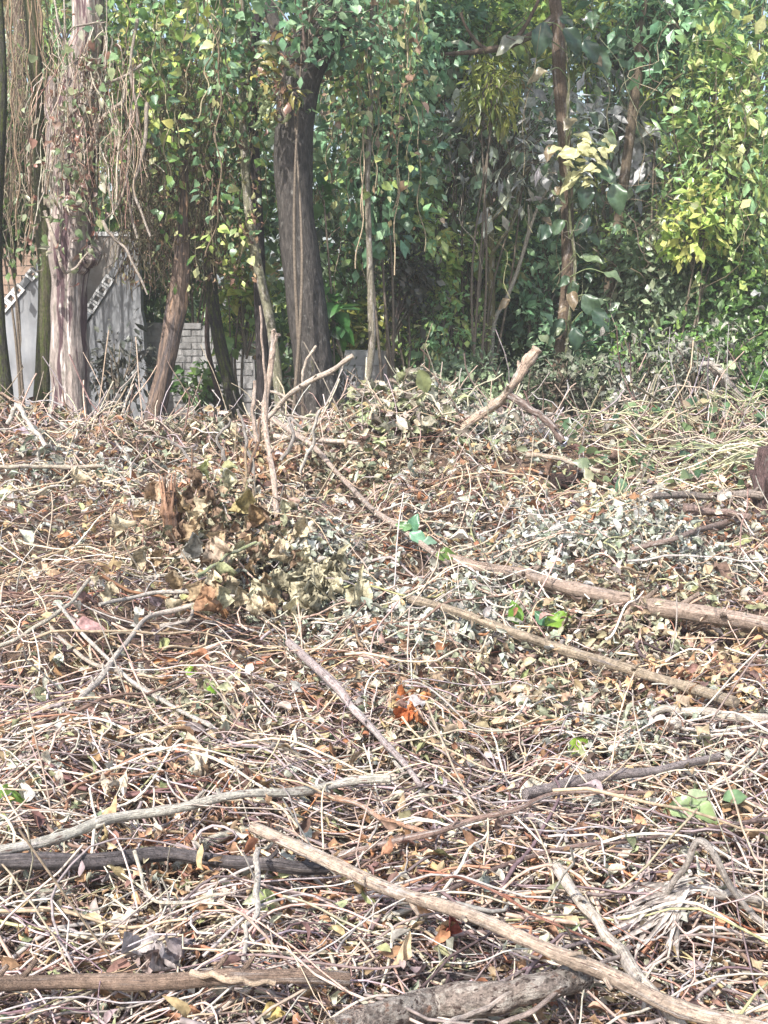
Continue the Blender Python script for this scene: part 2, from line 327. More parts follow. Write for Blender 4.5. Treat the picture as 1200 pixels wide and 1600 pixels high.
GREENS = dict(
    deep=[(0.035, 0.075, 0.025), (0.05, 0.10, 0.03), (0.03, 0.06, 0.028), (0.07, 0.12, 0.03)],
    teal=[(0.06, 0.13, 0.09), (0.09, 0.17, 0.12), (0.045, 0.10, 0.07), (0.14, 0.22, 0.16)],
    grey=[(0.12, 0.16, 0.12), (0.09, 0.13, 0.10), (0.17, 0.20, 0.16), (0.06, 0.09, 0.07)],
    bright=[(0.15, 0.22, 0.08), (0.22, 0.28, 0.10), (0.10, 0.17, 0.07), (0.12, 0.21, 0.13), (0.26, 0.30, 0.15)],
    olive=[(0.12, 0.14, 0.03), (0.09, 0.11, 0.025), (0.16, 0.16, 0.04), (0.06, 0.09, 0.02)],
    yellow=[(0.22, 0.26, 0.07), (0.14, 0.2, 0.05), (0.30, 0.28, 0.09), (0.10, 0.17, 0.05)],
    silver=[(0.34, 0.38, 0.36), (0.24, 0.30, 0.28), (0.38, 0.40, 0.40), (0.12, 0.17, 0.14)],
    brown=[(0.16, 0.10, 0.06), (0.22, 0.15, 0.09), (0.10, 0.065, 0.045), (0.14, 0.13, 0.08)],
)
def soften(v, g=2.0, s=0.86):                          # greens brightened in place of missing background light, slightly warm and muted
    m_ = sum(v) / 3; return tuple(min(0.55, (m_ + (c - m_) * s) * g * w_) for c, w_ in zip(v, (1.07, 1.08, 0.80)))
GREENS = {k: [soften(v) for v in vs_] for k, vs_ in GREENS.items()}
def foliage(mb, wood, c, r, n, size, cols, root=None, clumps=40, spread=0.22, templ=LT_FAR, droop=0.35, shell=0.5, wcol=(0.16, 0.13, 0.10), wr=0.012, weights=None):
    c = np.asarray(c, float); r = np.asarray(r, float)
    d = nrm(rng.normal(size=(clumps, 3))); rad = shell + (1 - shell) * rng.uniform(0, 1, (clumps, 1)) ** 0.6
    cc = c + d * r * rad
    if wood is not None and root is not None:
        root = np.asarray(root, float); k = 7; u = np.linspace(0, 1, k)[None, :, None]
        st = np.broadcast_to(root, cc.shape) + (c - root) * rng.uniform(0.1, 0.9, (clumps, 1))
        P = st[:, None] * (1 - u) + cc[:, None] * u + rng.normal(0, 0.05, (clumps, 1, 3)) * np.sin(u * math.pi) * r.mean()
        P[:, :, 2] += 0.1 * r[2] * np.sin(u[:, :, 0] * math.pi)
        tubes(wood, P, np.linspace(wr, wr * 0.35, k)[None] * rng.uniform(0.6, 1.2, (clumps, 1)), palette([wcol], clumps), 5)
    tone = rng.uniform(0.65, 1.4, clumps); csz = rng.uniform(0.6, 1.5, clumps); hue = rng.integers(0, len(cols), clumps)
    a = rng.integers(0, clumps, n); pos = cc[a] + rng.normal(size=(n, 3)) * r * spread
    out = nrm(pos - c); ax = nrm(rng.normal(size=(n, 3)) * 0.8 + out * 0.7 + np.array((0, 0, -droop)))
    nz = rng.normal(size=(n, 3)) * 0.55 + np.array((0, -0.15, 0.9)) + out * 0.3
    col = palette(cols, n, weights); same = rng.random(n) < 0.6
    col[same] = np.asarray(cols)[hue[a[same]]] * rng.uniform(0.8, 1.2, (same.sum(), 1))
    col = np.clip(col * tone[a][:, None], 0.004, 0.8)
    place_leaves(mb, templ, pos, ax, nz, size * csz[a] * rng.uniform(0.5, 1.3, n), col)

# ================================================================== THE SETTING: ground and the mass of far forest
gx = np.concatenate([[-120, -60, -30, -16, -10], np.linspace(-7, 7, 113), [10, 16, 30, 60, 120]])
gy = np.concatenate([[-60, -25, -10, -4, -1], np.linspace(1, 14, 105), np.linspace(14.5, 30, 20), [40, 60, 100, 180]])
X, Y = np.meshgrid(gx, gy); Z = height(X, Y)
m = MB(); w = len(gx); i, j = np.meshgrid(np.arange(len(gy) - 1), np.arange(w - 1), indexing='ij')
m.add(np.stack([X, Y, Z], -1).reshape(-1, 3), [np.stack([i * w + j, i * w + j + 1, (i + 1) * w + j + 1, (i + 1) * w + j], -1).reshape(-1, 4)], (0.1, 0.07, 0.05))
tag(m.build('ground', M['ground']), kind='structure')

ff = MB()
for yy, n, zt, pal in ((17.5, 9000, 7.5, 'grey'), (18.5, 7000, 8.5, 'deep'), (20.5, 10000, 9.5, 'teal'), (23, 10000, 11, 'grey'), (26, 10000, 12, 'olive'), (29, 9000, 13, 'grey')):
    hw = 0.46 * yy + 1.5; k = 190
    cx = rng.uniform(-hw, hw, k); cz = rng.uniform(0.0, 1, k) * zt; cy = yy + rng.normal(0, 0.7, k); tone = rng.uniform(0.6, 1.5, k)
    a = rng.integers(0, k, n); sc = 0.55 * yy / 20
    pos = np.stack([cx[a], cy[a], cz[a]], 1) + rng.normal(size=(n, 3)) * np.array((sc, sc, sc * 0.8))
    pos[:, 2] = np.maximum(pos[:, 2], 0.1)
    hue = rng.integers(0, 4, k); cols = np.array(GREENS[pal] ); c = 1.1 * cols[hue[a]] * rng.uniform(0.7, 1.3, (n, 1)) * tone[a][:, None]
    mixp = rng.random(n) < 0.25; c[mixp] = palette(GREENS['bright'] + GREENS['silver'] + GREENS['brown'], mixp.sum())
    place_leaves(ff, LT_FAR, pos, rng.normal(size=(n, 3)) + np.array((0, -0.3, -0.4)), rng.normal(size=(n, 3)) * 0.6 + np.array((0, -0.3, 0.8)), 0.011 * yy * rng.uniform(0.6, 1.5, n), np.clip(c, 0.004, 0.7))
tag(ff.build('far_forest', M['leaf']), 'dense mass of green forest foliage closing off the view behind the trees', 'forest', kind='stuff')

# ================================================================== RUINED WALLS behind the trees
def box_mesh(name, sx, sy, sz, material, ch=0.006):
    mb = MB(); hx, hy, hz = sx / 2, sy / 2, sz / 2; v = []
    for z in (-hz, hz):
        for (x, y) in ((-hx, -hy + ch), (-hx + ch, -hy), (hx - ch, -hy), (hx, -hy + ch), (hx, hy), (-hx, hy)): v.append((x, y, z))
    f4 = [[k, (k + 1) % 6, (k + 1) % 6 + 6, k + 6] for k in range(6)]
    mb.add(v, [f4, [[5, 4, 3, 2, 1, 0], [6, 7, 8, 9, 10, 11]]], (1, 1, 1)); return mb.mesh(name, material, False)
def slab(mb, outline, depth, col=(1, 1, 1), rough=0.0):
    """outline: points in the plane y = const, extruded backwards"""
    o = np.asarray(outline, float); n = len(o)
    if rough:
        pts = []
        for k in range(n):
            a, b = o[k], o[(k + 1) % n]; q = max(2, int(np.linalg.norm(b - a) / 0.08))
            for t in range(q): pts.append(a + (b - a) * t / q + np.array((rng.normal(0, rough), 0, rng.normal(0, rough))) * (t > 0))
        o = np.array(pts); n = len(o)
    bk = o + np.array((0, depth, 0)); idx = np.arange(n)
    side = np.stack([idx, idx + n, (idx + 1) % n + n, (idx + 1) % n], 1)
    mb.add(np.vstack([o, bk]), [side, idx[None, ::-1], idx[None] + n], col); return mb
def lay(parent, mesh, name, x, y, z, rz=0.0, ry=0.0):
    o = bpy.data.objects.new(name, mesh); COL.objects.link(o); o.location = (x, y, z); o.rotation_euler = (rng.normal(0, 0.01), ry, rz + rng.normal(0, 0.012)); adopt(o, parent); return o
def coursed(parent, mesh, name, x0, x1, ztop, zbot, y, bl, bh, gap, keep=lambda x, z: True):
    r = 0; z = ztop - bh / 2
    while z > zbot:
        x = x0 + (bl / 2 if r % 2 else 0) ; 
        while x < x1 + 0.001:
            if keep(x, z): lay(parent, mesh, name, x, y + rng.normal(0, 0.007), z + rng.normal(0, 0.002))
            x += bl + gap
        z -= bh + gap; r += 1

def hollow_mesh(s, d):
    mb = MB(); h = s / 2; q = s * 0.28
    o = [(-h, -h), (h, -h), (h, h), (-h, h)]; i_ = [(-q, -q), (q, -q), (q, q), (-q, q)]
    v = [(x, -d / 2, z) for x, z in o] + [(x, -d / 2, z) for x, z in i_] + [(x, d / 2, z) for x, z in o] + [(x, d / 2, z) for x, z in i_]
    f = []
    for k in range(4):
        n = (k + 1) % 4
        f += [[k, n, 4 + n, 4 + k], [8 + n, 8 + k, 12 + k, 12 + n], [n, k, 8 + k, 8 + n], [4 + k, 4 + n, 12 + n, 12 + k]]
    mb.add(v, [f], (1, 1, 1)); return mb.mesh('hollow_block', M['white_block'], False)
HB = hollow_mesh(0.105, 0.14); SB = box_mesh('cap_block', 0.105, 0.14, 0.07, M['plaster'])
def stepped_wall(outline_px, Y, diag, label, holes):
    pts = [at(px, py, Y) for px, py in outline_px]; base = np.mean(pts, 0); base[2] = 0
    t = thing('plastered_wall', base, label, 'wall', 'plastered walls of the ruin')
    slab(MB(), pts, 0.16, rough=0.008).build('panel', M['plaster'], t, False)
    a, b = at(*diag[0], Y), at(*diag[1], Y); L = np.linalg.norm(b - a); d = (b - a) / L; ry = -math.atan2(d[2], d[0]); nn = np.array((-d[2], 0, d[0]))
    for k in range(int(L / 0.112)):
        p = a + d * (k + 0.5) * 0.112 + nn * 0.035; hol = k in holes; o = lay(t, HB if hol else SB, 'hollow_block' if hol else 'cap_block', p[0], Y + 0.045, p[2], 0, ry)
    return t
stepped_wall([(-70, 690), (-70, 560), (10, 488), (88, 394), (94, 690)], 13.2, [(6, 488), (86, 396)], 'grey plastered wall with sloped hollow-block top, at the picture edge beside the pale trunk', (0, 1, 2, 4))
stepped_wall([(96, 690), (110, 545), (152, 482), (214, 377), (224, 520), (238, 690)], 13.6, [(118, 530), (212, 380)], 'tall grey plastered wall with diagonal hollow-block edge, behind the pale peeling trunk', (3, 4, 5, 6, 11))
M['taupe'] = masonry('taupe_plaster', (0.20, 0.175, 0.155), (0.33, 0.30, 0.27), 0.0)
q_ = [at(px, py, 13.86) for px, py in ((94, 690), (94, 372), (150, 369), (210, 372), (216, 480), (226, 690))]
tt = thing('taupe_wall', (q_[0][0] + 0.4, 13.86, 0), 'taupe plastered wall showing above the diagonal edge, behind the peeling trunk', 'wall'); slab(MB(), q_, 0.14, rough=0.006).build('panel', M['taupe'], tt, False)
cp = box_mesh('coping_block', 0.19, 0.17, 0.045, M['white_block'])
for k in range(4): cc_ = at(108 + 28 * k, 369, 13.86); lay(tt, cp, 'coping_block', cc_[0], 13.93, cc_[2] + 0.026)
M['pale_mortar'] = masonry('pale_mortar', (0.24, 0.23, 0.22), (0.38, 0.37, 0.36), 0.0)
BR = box_mesh('brick', 0.215, 0.10, 0.062, M['pale_brick']); TB = box_mesh('brick', 0.29, 0.10, 0.095, M['tan_brick']); GB = box_mesh('block', 0.39, 0.14, 0.15, M['grey_block'])
a, b = at(-70, 378, 14.2), at(214, 368, 14.2)
t = thing('brick_wall', (a[0], 14.2, 0), 'tan brick wall rising behind the sloped plastered walls', 'wall')
slab(MB(), [(a[0] - 0.15, 14.13, 0), (b[0] - 0.04, 14.13, 0), (b[0] - 0.04, 14.13, b[2]), (a[0] - 0.15, 14.13, b[2] - 0.01)], 0.12).build('core', M['mortar'], t, False)
coursed(t, TB, 'brick', a[0], b[0] - 0.16, b[2] - 0.02, b[2] - 1.1, 14.165, 0.29, 0.095, 0.012)
a, b = at(205, 505, 14.0), at(388, 615, 14.0)
t = thing('pale_brick_wall', ((a[0] + b[0]) / 2, 14.0, 0), 'low whitish brick wall with crumbled stepped end, behind the leaning bare trunk', 'wall')
ztop = a[2]
def crumble(x, z, a=a, b=b):
    f = (x - a[0]) / (b[0] - a[0]); return z < ztop - max(0, (f - 0.64)) * 1.0 + 0.02
slab(MB(), [(a[0] - 0.1, 13.995, 0), (b[0] + 0.08, 13.995, 0), (b[0] + 0.08, 13.995, ztop - 0.42), (a[0] + 0.66 * (b[0] - a[0]), 13.995, ztop - 0.03), (a[0] - 0.1, 13.995, ztop - 0.01)], 0.12).build('core', M['pale_mortar'], t, False)
coursed(t, BR, 'brick', a[0], b[0], ztop, b[2] - 0.12, 14.03, 0.215, 0.062, 0.012, crumble)
a, b = at(508, 547, 13.0), at(700, 655, 13.0)
t = thing('block_wall', ((a[0] + b[0]) / 2, 13.0, 0), 'low grey concrete block wall between the dark trunk and the leaf heap', 'wall')
zs = at(620, 582, 13)[2]; xs = at(612, 582, 13)[0]
slab(MB(), [(a[0] - 0.2, 12.975, 0), (b[0] + 0.3, 12.975, 0), (b[0] + 0.3, 12.975, zs - 0.01), (xs, 12.975, zs - 0.01), (xs, 12.975, a[2] - 0.01), (a[0] - 0.2, 12.975, a[2] - 0.01)], 0.1).build('core', M['mortar'], t, False)
coursed(t, GB, 'block', a[0], b[0] + 0.15, a[2], b[2] - 0.05, 13.03, 0.39, 0.15, 0.012, lambda x, z: z < zs - 0.05 or x < xs - 0.1)

# ================================================================== TREES
def tree(label, path, mtl, col, Y, name='forest_tree', cat='tree', crown=None, S=18, K=46, ridge=0.05, lump=0.04, group=None, limbs=(), flare=0.35, top=None):
    """path: (px, py, width px) from the base upwards, then optional world points above the frame; crown: list of (dx, dy, z, rx, rz, n, size, palette)"""
    pts = [at(px, py, Y) for px, py, w in path]; rads = [w * 0.5 * pxm(Y) for px, py, w in path]
    base = pts[0].copy(); base[2] = float(height(base[0], base[1])) - 0.05
    if pts[0][2] > base[2] + 0.05: pts = [base] + pts; rads = [rads[0] * 1.05] + rads
    for q in (top or []): pts.append(np.array(q[:3])); rads.append(q[3])
    t = thing(name, base, label, cat, group)
    seg = np.concatenate([[0], np.cumsum([1.0] * (len(pts) - 1))]); seg /= seg[-1]
    stem(MB(), pts, 0, 0, col, S, K, ridge=ridge, lump=lump, flare=flare, profile=list(zip(seg, rads))).build('trunk', M[mtl], t)
    for lp in limbs:
        lpts = [at(px, py, Y + dy) for px, py, w, dy in lp]; r = [w * 0.5 * pxm(Y) for px, py, w, dy in lp]
        u = np.linspace(0, 1, len(r)); stem(MB(), lpts, 0, 0, col, 10, 24, ridge=ridge, lump=lump, wob=0.006, profile=list(zip(u, r))).build('branch', M[mtl], t)
    if crown:
        fo = MB(); wd = MB(); tip = pts[-1]
        for (dx, dy, z, rx, rz, n, size, pal, cl) in crown:
            n = int(n * 0.10); z += 0.5
            foliage(fo, wd, (tip[0] + dx, tip[1] + dy, z), (rx, rx, rz), n, size, GREENS[pal] if isinstance(pal, str) else pal, root=tip, clumps=cl, spread=0.2, wr=0.03)
        fo.build('crown', M['leaf'], t); wd.build('branches', M['twig'], t)
    return t, pts

# big pale peeling trunk, wrapped in vines
t1, t1p = tree('thick pale pinkish trunk with peeling bark, wrapped in vines, before the plastered walls',
     [(113, 675, 60), (110, 600, 56), (107, 520, 54), (107, 450, 58), (110, 380, 62), (118, 280, 60), (126, 180, 56), (132, 90, 52), (136, 0, 50)], 'pale_bark', (0.36, 0.30, 0.265), 10.7,
     name='peeling_tree', crown=[(0.2, 1.0, 7.6, 2.2, 1.3, 3600, 0.26, 'olive', 46), (-1.2, 2.0, 8.4, 2.0, 1.2, 2600, 0.26, 'deep', 36)],
     limbs=[[(118, 415, 40, 0), (138, 400, 34, -0.05), (148, 395, 24, -0.1)], [(100, 300, 40, 0), (85, 190, 30, 0.1), (80, 120, 10, 0.1)]], top=[(-2.55, 10.9, 6.0, 0.13)], lump=0.075, ridge=0.11, S=30, K=80, flare=0.1)
# main dark trunk
tree('stout dark grey trunk leaning and curving, with foliage clump at its top',
     [(508, 670, 74), (500, 640, 64), (486, 540, 58), (474, 440, 56), (463, 350, 56), (458, 250, 60), (465, 150, 60), (488, 80, 58), (525, 10, 54)], 'dark_bark', (0.078, 0.069, 0.062), 10.6,
     name='dark_tree', crown=[(0.1, 0.8, 7.2, 2.3, 1.2, 4200, 0.26, 'teal', 50), (1.2, 2.0, 8.2, 2.2, 1.3, 2800, 0.26, 'deep', 40)],
     limbs=[[(474, 150, 34, 0), (445, 80, 24, 0.1), (420, 10, 18, 0.2), (400, -60, 14, 0.3)]], top=[(0.2, 10.8, 5.6, 0.12)], S=24, K=60, flare=0.15)
tree('bare leaning brown trunk with torn orange bark beside the pale brick wall', [(232, 690, 30), (248, 620, 31), (265, 540, 32), (279, 460, 30), (284, 400, 22), (287, 330, 15), (290, 250, 8)], 'torn_bark', (0.24, 0.17, 0.13), 11.0, name='leaning_tree', lump=0.07, ridge=0.08)
tree('thin nearly black curving stem crossing the pale brick wall', [(372, 660, 26), (358, 600, 20), (342, 530, 20), (330, 450, 20), (326, 350, 18), (338, 200, 16), (345, 60, 14)], 'mossy_bark', (0.06, 0.05, 0.045), 11.8, name='slender_tree',
     top=[(-1.5, 12, 5.4, 0.04)], crown=[(0, 0.6, 6.6, 1.5, 0.9, 1500, 0.2, 'deep', 22)])
tree('very thin dark bowed sapling in front of the pale brick wall', [(345, 640, 9), (335, 590, 8), (324, 540, 8), (325, 480, 8), (332, 400, 7), (330, 320, 6)], 'twig', (0.07, 0.045, 0.04), 12.4, name='thin_sapling', S=8, K=24)
tree('straight blackish stem close beside the stout dark trunk', [(415, 665, 22), (411, 600, 20), (408, 500, 19), (404, 400, 18), (400, 280, 16), (396, 100, 14)], 'dark_bark', (0.05, 0.04, 0.04), 11.4, name='slender_tree', top=[(-1.0, 11.8, 5.4, 0.04)],
     crown=[(-0.2, 0.5, 6.8, 1.4, 0.9, 1400, 0.2, 'olive', 22)])
tree('smooth olive-grey sapling leaning toward the stout dark trunk', [(440, 660, 16), (434, 590, 16), (422, 500, 15), (404, 420, 15), (391, 340, 14), (383, 260, 13), (378, 120, 11)], 'stalk', (0.26, 0.25, 0.17), 11.0, name='slender_tree', S=10, top=[(-1.2, 11.2, 5.0, 0.02)])
tree('slim pale lichen-streaked stem standing before the grey block wall', [(562, 672, 11), (570, 620, 11), (581, 545, 11), (580, 470, 11), (577, 380, 10), (574, 290, 9), (578, 180, 9), (582, 40, 8)], 'stalk', (0.26, 0.23, 0.17), 10.9, name='slender_tree', S=10, lump=0.08, top=[(-0.05, 11.1, 5.3, 0.025)],
     crown=[(0.2, 0.6, 6.3, 1.3, 0.8, 1300, 0.18, 'teal', 22)])
tree('mossy dark trunk between the two plastered wall panels', [(62, 680, 26), (66, 600, 24), (70, 520, 22), (72, 430, 22), (66, 330, 22), (60, 200, 20), (52, 60, 18)], 'mossy_bark', (0.11, 0.10, 0.06), 11.6, name='mossy_tree',
     top=[(-3.3, 12, 5.4, 0.07)], crown=[(0, 0.8, 7.0, 1.7, 1.0, 1900, 0.22, 'deep', 28)])
tree('dark trunk cut by the picture edge before the plastered wall', [(8, 680, 30), (4, 600, 28), (-4, 520, 28), (-10, 420, 26), (-8, 300, 24), (0, 100, 20)], 'mossy_bark', (0.07, 0.065, 0.05), 11.2, name='mossy_tree', top=[(-3.5, 11.6, 5.4, 0.08)],
     crown=[(-0.4, 0.6, 7.4, 1.9, 1.1, 2000, 0.22, 'deep', 28)])
tr, trp = tree('straight reddish-brown trunk carrying a big-leaved climber', [(868, 640, 24), (876, 560, 22), (886, 440, 20), (886, 330, 20), (882, 220, 20), (874, 120, 19), (872, 40, 19), (868, -40, 18)], 'ridged', (0.16, 0.115, 0.08), 13.0, name='climber_host_tree',
     limbs=[[(870, 25, 14, 0), (820, 62, 11, -0.1), (760, 78, 9, -0.2), (690, 86, 5, -0.3)], [(800, 68, 8, -0.1), (825, 35, 6, -0.1), (845, -10, 4, -0.1)], [(760, 78, 7, -0.2), (735, 55, 5, -0.25), (720, 20, 4, -0.3)]],
     top=[(1.9, 13.2, 6.2, 0.055)], crown=[(0.2, 0.6, 7.8, 2.4, 1.2, 3600, 0.26, 'teal', 44)])
tree('slim trunk tilting outward just beside the climber-covered tree', [(935, 620, 18), (945, 500, 16), (962, 380, 16), (974, 290, 16), (986, 200, 16), (998, 100, 15), (1006, 0, 14)], 'ridged', (0.17, 0.13, 0.09), 13.8, name='tilting_tree', S=10,
     top=[(3.2, 14, 6.2, 0.045)], crown=[(0.6, 0.6, 8.0, 2.2, 1.2, 3000, 0.24, 'olive', 40)])
tree('slim olive sapling with forked top in the dark understorey', [(764, 600, 13), (766, 540, 13), (768, 460, 12), (767, 380, 11), (764, 330, 10), (745, 270, 7), (728, 225, 5)], 'stalk', (0.24, 0.21, 0.10), 13.6, name='forked_sapling', S=9, K=30,
     limbs=[[(766, 345, 8, 0), (790, 320, 7, 0), (822, 268, 6, -0.1), (868, 225, 4, -0.15)], [(766, 400, 6, 0), (800, 350, 5, -0.1), (812, 300, 4, -0.1)]])
tree('pale thin sapling slanting across the understorey gap', [(770, 520, 7), (790, 470, 7), (808, 425, 6), (822, 380, 6), (838, 330, 5), (862, 285, 4)], 'stalk', (0.40, 0.37, 0.30), 13.2, name='thin_sapling', S=7, K=26,
     limbs=[[(812, 415, 4, 0), (824, 370, 4, 0), (826, 320, 3, 0)]])
tree('dark trunk deep in the woods beside the bright leafy tree', [(1060, 560, 16), (1066, 400, 16), (1075, 250, 16), (1090, 120, 15), (1105, 0, 14)], 'dark_bark', (0.10, 0.08, 0.07), 16.5, name='background_tree', S=10, top=[(4.6, 17, 7.5, 0.05)],
     crown=[(0, 0, 9.0, 2.4, 1.4, 2600, 0.26, 'deep', 40)], limbs=[[(1078, 230, 9, 0), (1110, 200, 7, -0.1), (1150, 150, 5, -0.2)], [(1070, 130, 8, 0), (1040, 90, 6, -0.2), (1000, 60, 4, -0.2)]])
tree('dim trunk far back between the dark trunk and forked sapling', [(690, 560, 14), (692, 400, 14), (700, 250, 13), (705, 100, 12), (712, 0, 11)], 'dark_bark', (0.09, 0.075, 0.06), 16.0, name='background_tree', S=10, top=[(1.2, 16.5, 7.5, 0.05)],
     crown=[(0, 0, 9.0, 2.6, 1.4, 2800, 0.26, 'grey', 40)])
tree('thin brown trunk hung with dead vines at the far picture edge', [(38, 560, 20), (36, 400, 22), (34, 250, 26), (28, 140, 22), (26, 0, 18)], 'ridged', (0.17, 0.12, 0.09), 14.6, name='background_tree', S=10, top=[(-4.6, 15, 7.0, 0.06)],
     crown=[(0, 0, 8.6, 2.4, 1.3, 2600, 0.26, 'deep', 40)])

# ================================================================== SHRUBS AND YOUNG TREES of the understorey
def shrub(label, px, py, Y, wx, wz, n, size, pal, clumps=34, templ=LT_FAR, name='shrub', cat='shrub', group=None, droop=0.35, shell=0.45, dy=None, weights=None, wr=0.012, mtl='leaf', spread=0.22, stems=3):
    c = at(px, py, Y); rx = wx * 0.5 * pxm(Y); rz = wz * 0.5 * pxm(Y)
    bx = c[0] + rng.normal(0, 0.1); bz = float(height(bx, Y)) - 0.03
    t = thing(name, (bx, Y, bz), label, cat, group); fo = MB(); wd = MB()
    foliage(fo, wd, c, (rx, dy or rx * 0.7, rz), n, size, GREENS[pal] if isinstance(pal, str) else pal, root=(bx, Y, max(bz, c[2] - rz * 1.2)), clumps=clumps, templ=templ, droop=droop, shell=shell, weights=weights, wr=wr, spread=spread)
    for k in range(stems):
        e = c + np.array((rng.normal(0, rx * 0.3), rng.normal(0, 0.1), rng.uniform(-0.2, 0.5) * rz))
        tubes(wd, spline([(bx + rng.normal(0, 0.05), Y, bz), (bx * 0.6 + e[0] * 0.4 + rng.normal(0, 0.08), Y, bz * 0.5 + e[2] * 0.5), e], 12)[None], np.linspace(0.02, 0.006, 12)[None], [(0.15, 0.12, 0.09)], 6)
    wd.build('stems', M['twig'], t); fo.build('foliage', M[mtl], t); return t
mixg = GREENS
shrub('sunlit bright green leafy tree filling the upper picture corner', 1140, 250, 13.4, 190, 470, 4200, 0.13, 'bright', 70, LT_LANCE + LT_FAR[:2], name='leafy_tree', cat='tree', shell=0.25, wr=0.016)
shrub('bluish-green feathery tree in the corner behind the bright leafy one', 1180, 120, 15.0, 230, 330, 3000, 0.15, 'teal', 50, LT_LANCE, name='leafy_tree', cat='tree', wr=0.016)
shrub('grey-green dense bush in shade below the bright leafy tree', 1050, 430, 13.6, 190, 210, 3600, 0.09, 'grey', 60, shell=0.4)
shrub('dark green bush low at the picture edge under the bright tree', 1170, 470, 13.2, 180, 190, 2600, 0.09, 'deep', 46)
shrub('silvery broad-leaved sapling lit through the gap beside the climber', 800, 215, 13.5, 200, 190, 900, 0.17, 'silver', 50, LT_LANCE[:1] + LT_FAR[:1], name='silver_leaved_tree', cat='tree', shell=0.3, spread=0.26)
shrub('silvery large-leaved branches between climber and tilting trunk', 965, 190, 14.3, 150, 190, 700, 0.17, 'silver', 26, LT_LANCE[:1] + LT_FAR[:1], name='silver_leaved_tree', cat='tree', shell=0.3, spread=0.26)
shrub('olive drooping leaf clump hanging under the dark horizontal branch', 760, 150, 12.8, 95, 120, 420, 0.13, 'olive', 16, LT_LANCE, droop=1.2, name='young_tree', cat='tree')
shrub('teal leafy tree crown spreading beside the top of the dark trunk', 590, 170, 12.2, 170, 330, 2300, 0.12, 'teal', 46, name='leafy_tree', cat='tree', shell=0.3)
shrub('grey-green leafy screen above the pale sunlit bush', 680, 250, 14.0, 170, 330, 2300, 0.12, GREENS['grey'] + GREENS['bright'] + GREENS['silver'][:2], 46, name='young_tree', cat='tree', shell=0.3)
shrub('yellow-green sunlit bush in front of the dark understorey', 678, 420, 13.4, 75, 90, 420, 0.11, 'yellow', 18, shell=0.3)
shrub('dry brownish bush beside the slim pale stem', 630, 430, 12.8, 95, 190, 1100, 0.08, [(0.12, 0.12, 0.09), (0.09, 0.10, 0.06), (0.16, 0.13, 0.09)], 30)
shrub('dark evergreen bush at the foot of the forked sapling', 735, 490, 14.6, 180, 190, 2600, 0.10, 'deep', 46)
shrub('mid-green bush at the foot of the climber-covered trunk', 850, 470, 14.6, 170, 220, 2400, 0.11, 'deep', 44)
shrub('grey-leaved bush right below the silvery sapling', 800, 360, 15.2, 190, 160, 1800, 0.12, 'grey', 40)
shrub('dull green bush in the shade between climber and grey bush', 960, 500, 14.2, 120, 170, 1700, 0.10, 'grey', 34)
shrub('tangled green bush behind the low grey block wall', 620, 520, 15.0, 190, 140, 1800, 0.10, 'olive', 34)
shrub('leafy green tree behind the vine curtain and the pale brick wall', 300, 240, 14.4, 260, 420, 3200, 0.13, 'deep', 60, name='leafy_tree', cat='tree', shell=0.3)
shrub('yellowish-green leaf cluster above the crumbled brick wall end', 375, 480, 12.6, 70, 150, 520, 0.11, 'yellow', 20, LT_HEART, droop=0.8)
shrub('green bush at the corner behind the edge trunk', 10, 300, 13.2, 110, 240, 1500, 0.11, 'deep', 30)
shrub('fresh green sprays beside the vine-wrapped trunk top', 75, 60, 13.0, 70, 120, 420, 0.11, 'bright', 16, LT_LANCE)
shrub('sunlit yellowish-green tree crown high between climber and forked sapling', 720, 60, 13.8, 220, 190, 1500, 0.12, GREENS['yellow'] + GREENS['bright'] + GREENS['deep'], 40, name='leafy_tree', cat='tree', shell=0.3)
shrub('pale olive leafy branches high above the tilting trunk', 960, 50, 14.6, 220, 150, 1100, 0.13, GREENS['yellow'] + GREENS['grey'] + GREENS['silver'][:1], 36, name='leafy_tree', cat='tree', shell=0.3)
shrub('dark green foliage behind the wall tops and vine curtain', 200, 430, 15.0, 220, 220, 2000, 0.12, 'deep', 40)
shrub('glossy green climber leaves on the stout dark trunk side', 517, 505, 10.75, 34, 110, 34, 0.13, [(0.06, 0.16, 0.04), (0.09, 0.2, 0.05), (0.05, 0.12, 0.04)], 10, LT_HEART, droop=0.9, name='climbing_plant', cat='climber', stems=1)
shrub('single broad green leaves beside the stout dark trunk middle', 503, 312, 10.9, 40, 70, 12, 0.17, [(0.06, 0.15, 0.04), (0.08, 0.18, 0.05)], 5, LT_HEART, droop=0.9, name='climbing_plant', cat='climber', stems=1)
shrub('dull wilted weeds in the shade before the tall plastered wall', 190, 590, 11.8, 100, 140, 420, 0.085, [(0.10, 0.11, 0.09), (0.07, 0.075, 0.06), (0.15, 0.15, 0.13)], 26, droop=0.9, name='weed')
shrub('low green weeds at the foot of the pale brick wall', 320, 600, 12.6, 90, 60, 300, 0.09, 'deep', 14, name='weed')
shrub('small grey-flowered weed beside the slim pale stem', 542, 600, 11.2, 40, 80, 110, 0.055, [(0.30, 0.30, 0.26), (0.12, 0.14, 0.10)], 10, name='weed')
WG = [(0.28, 0.28, 0.23), (0.19, 0.20, 0.16), (0.38, 0.37, 0.32), (0.12, 0.12, 0.10), (0.17, 0.20, 0.11)]
shrub('wilted grey-leaved shrub sprawling beside the broken grey stalk', 1080, 590, 9.9, 120, 110, 420, 0.075, WG, 30, LT_DEAD, droop=0.9, name='wilted_shrub', mtl='dead', dy=0.4, shell=0.15, spread=0.3)
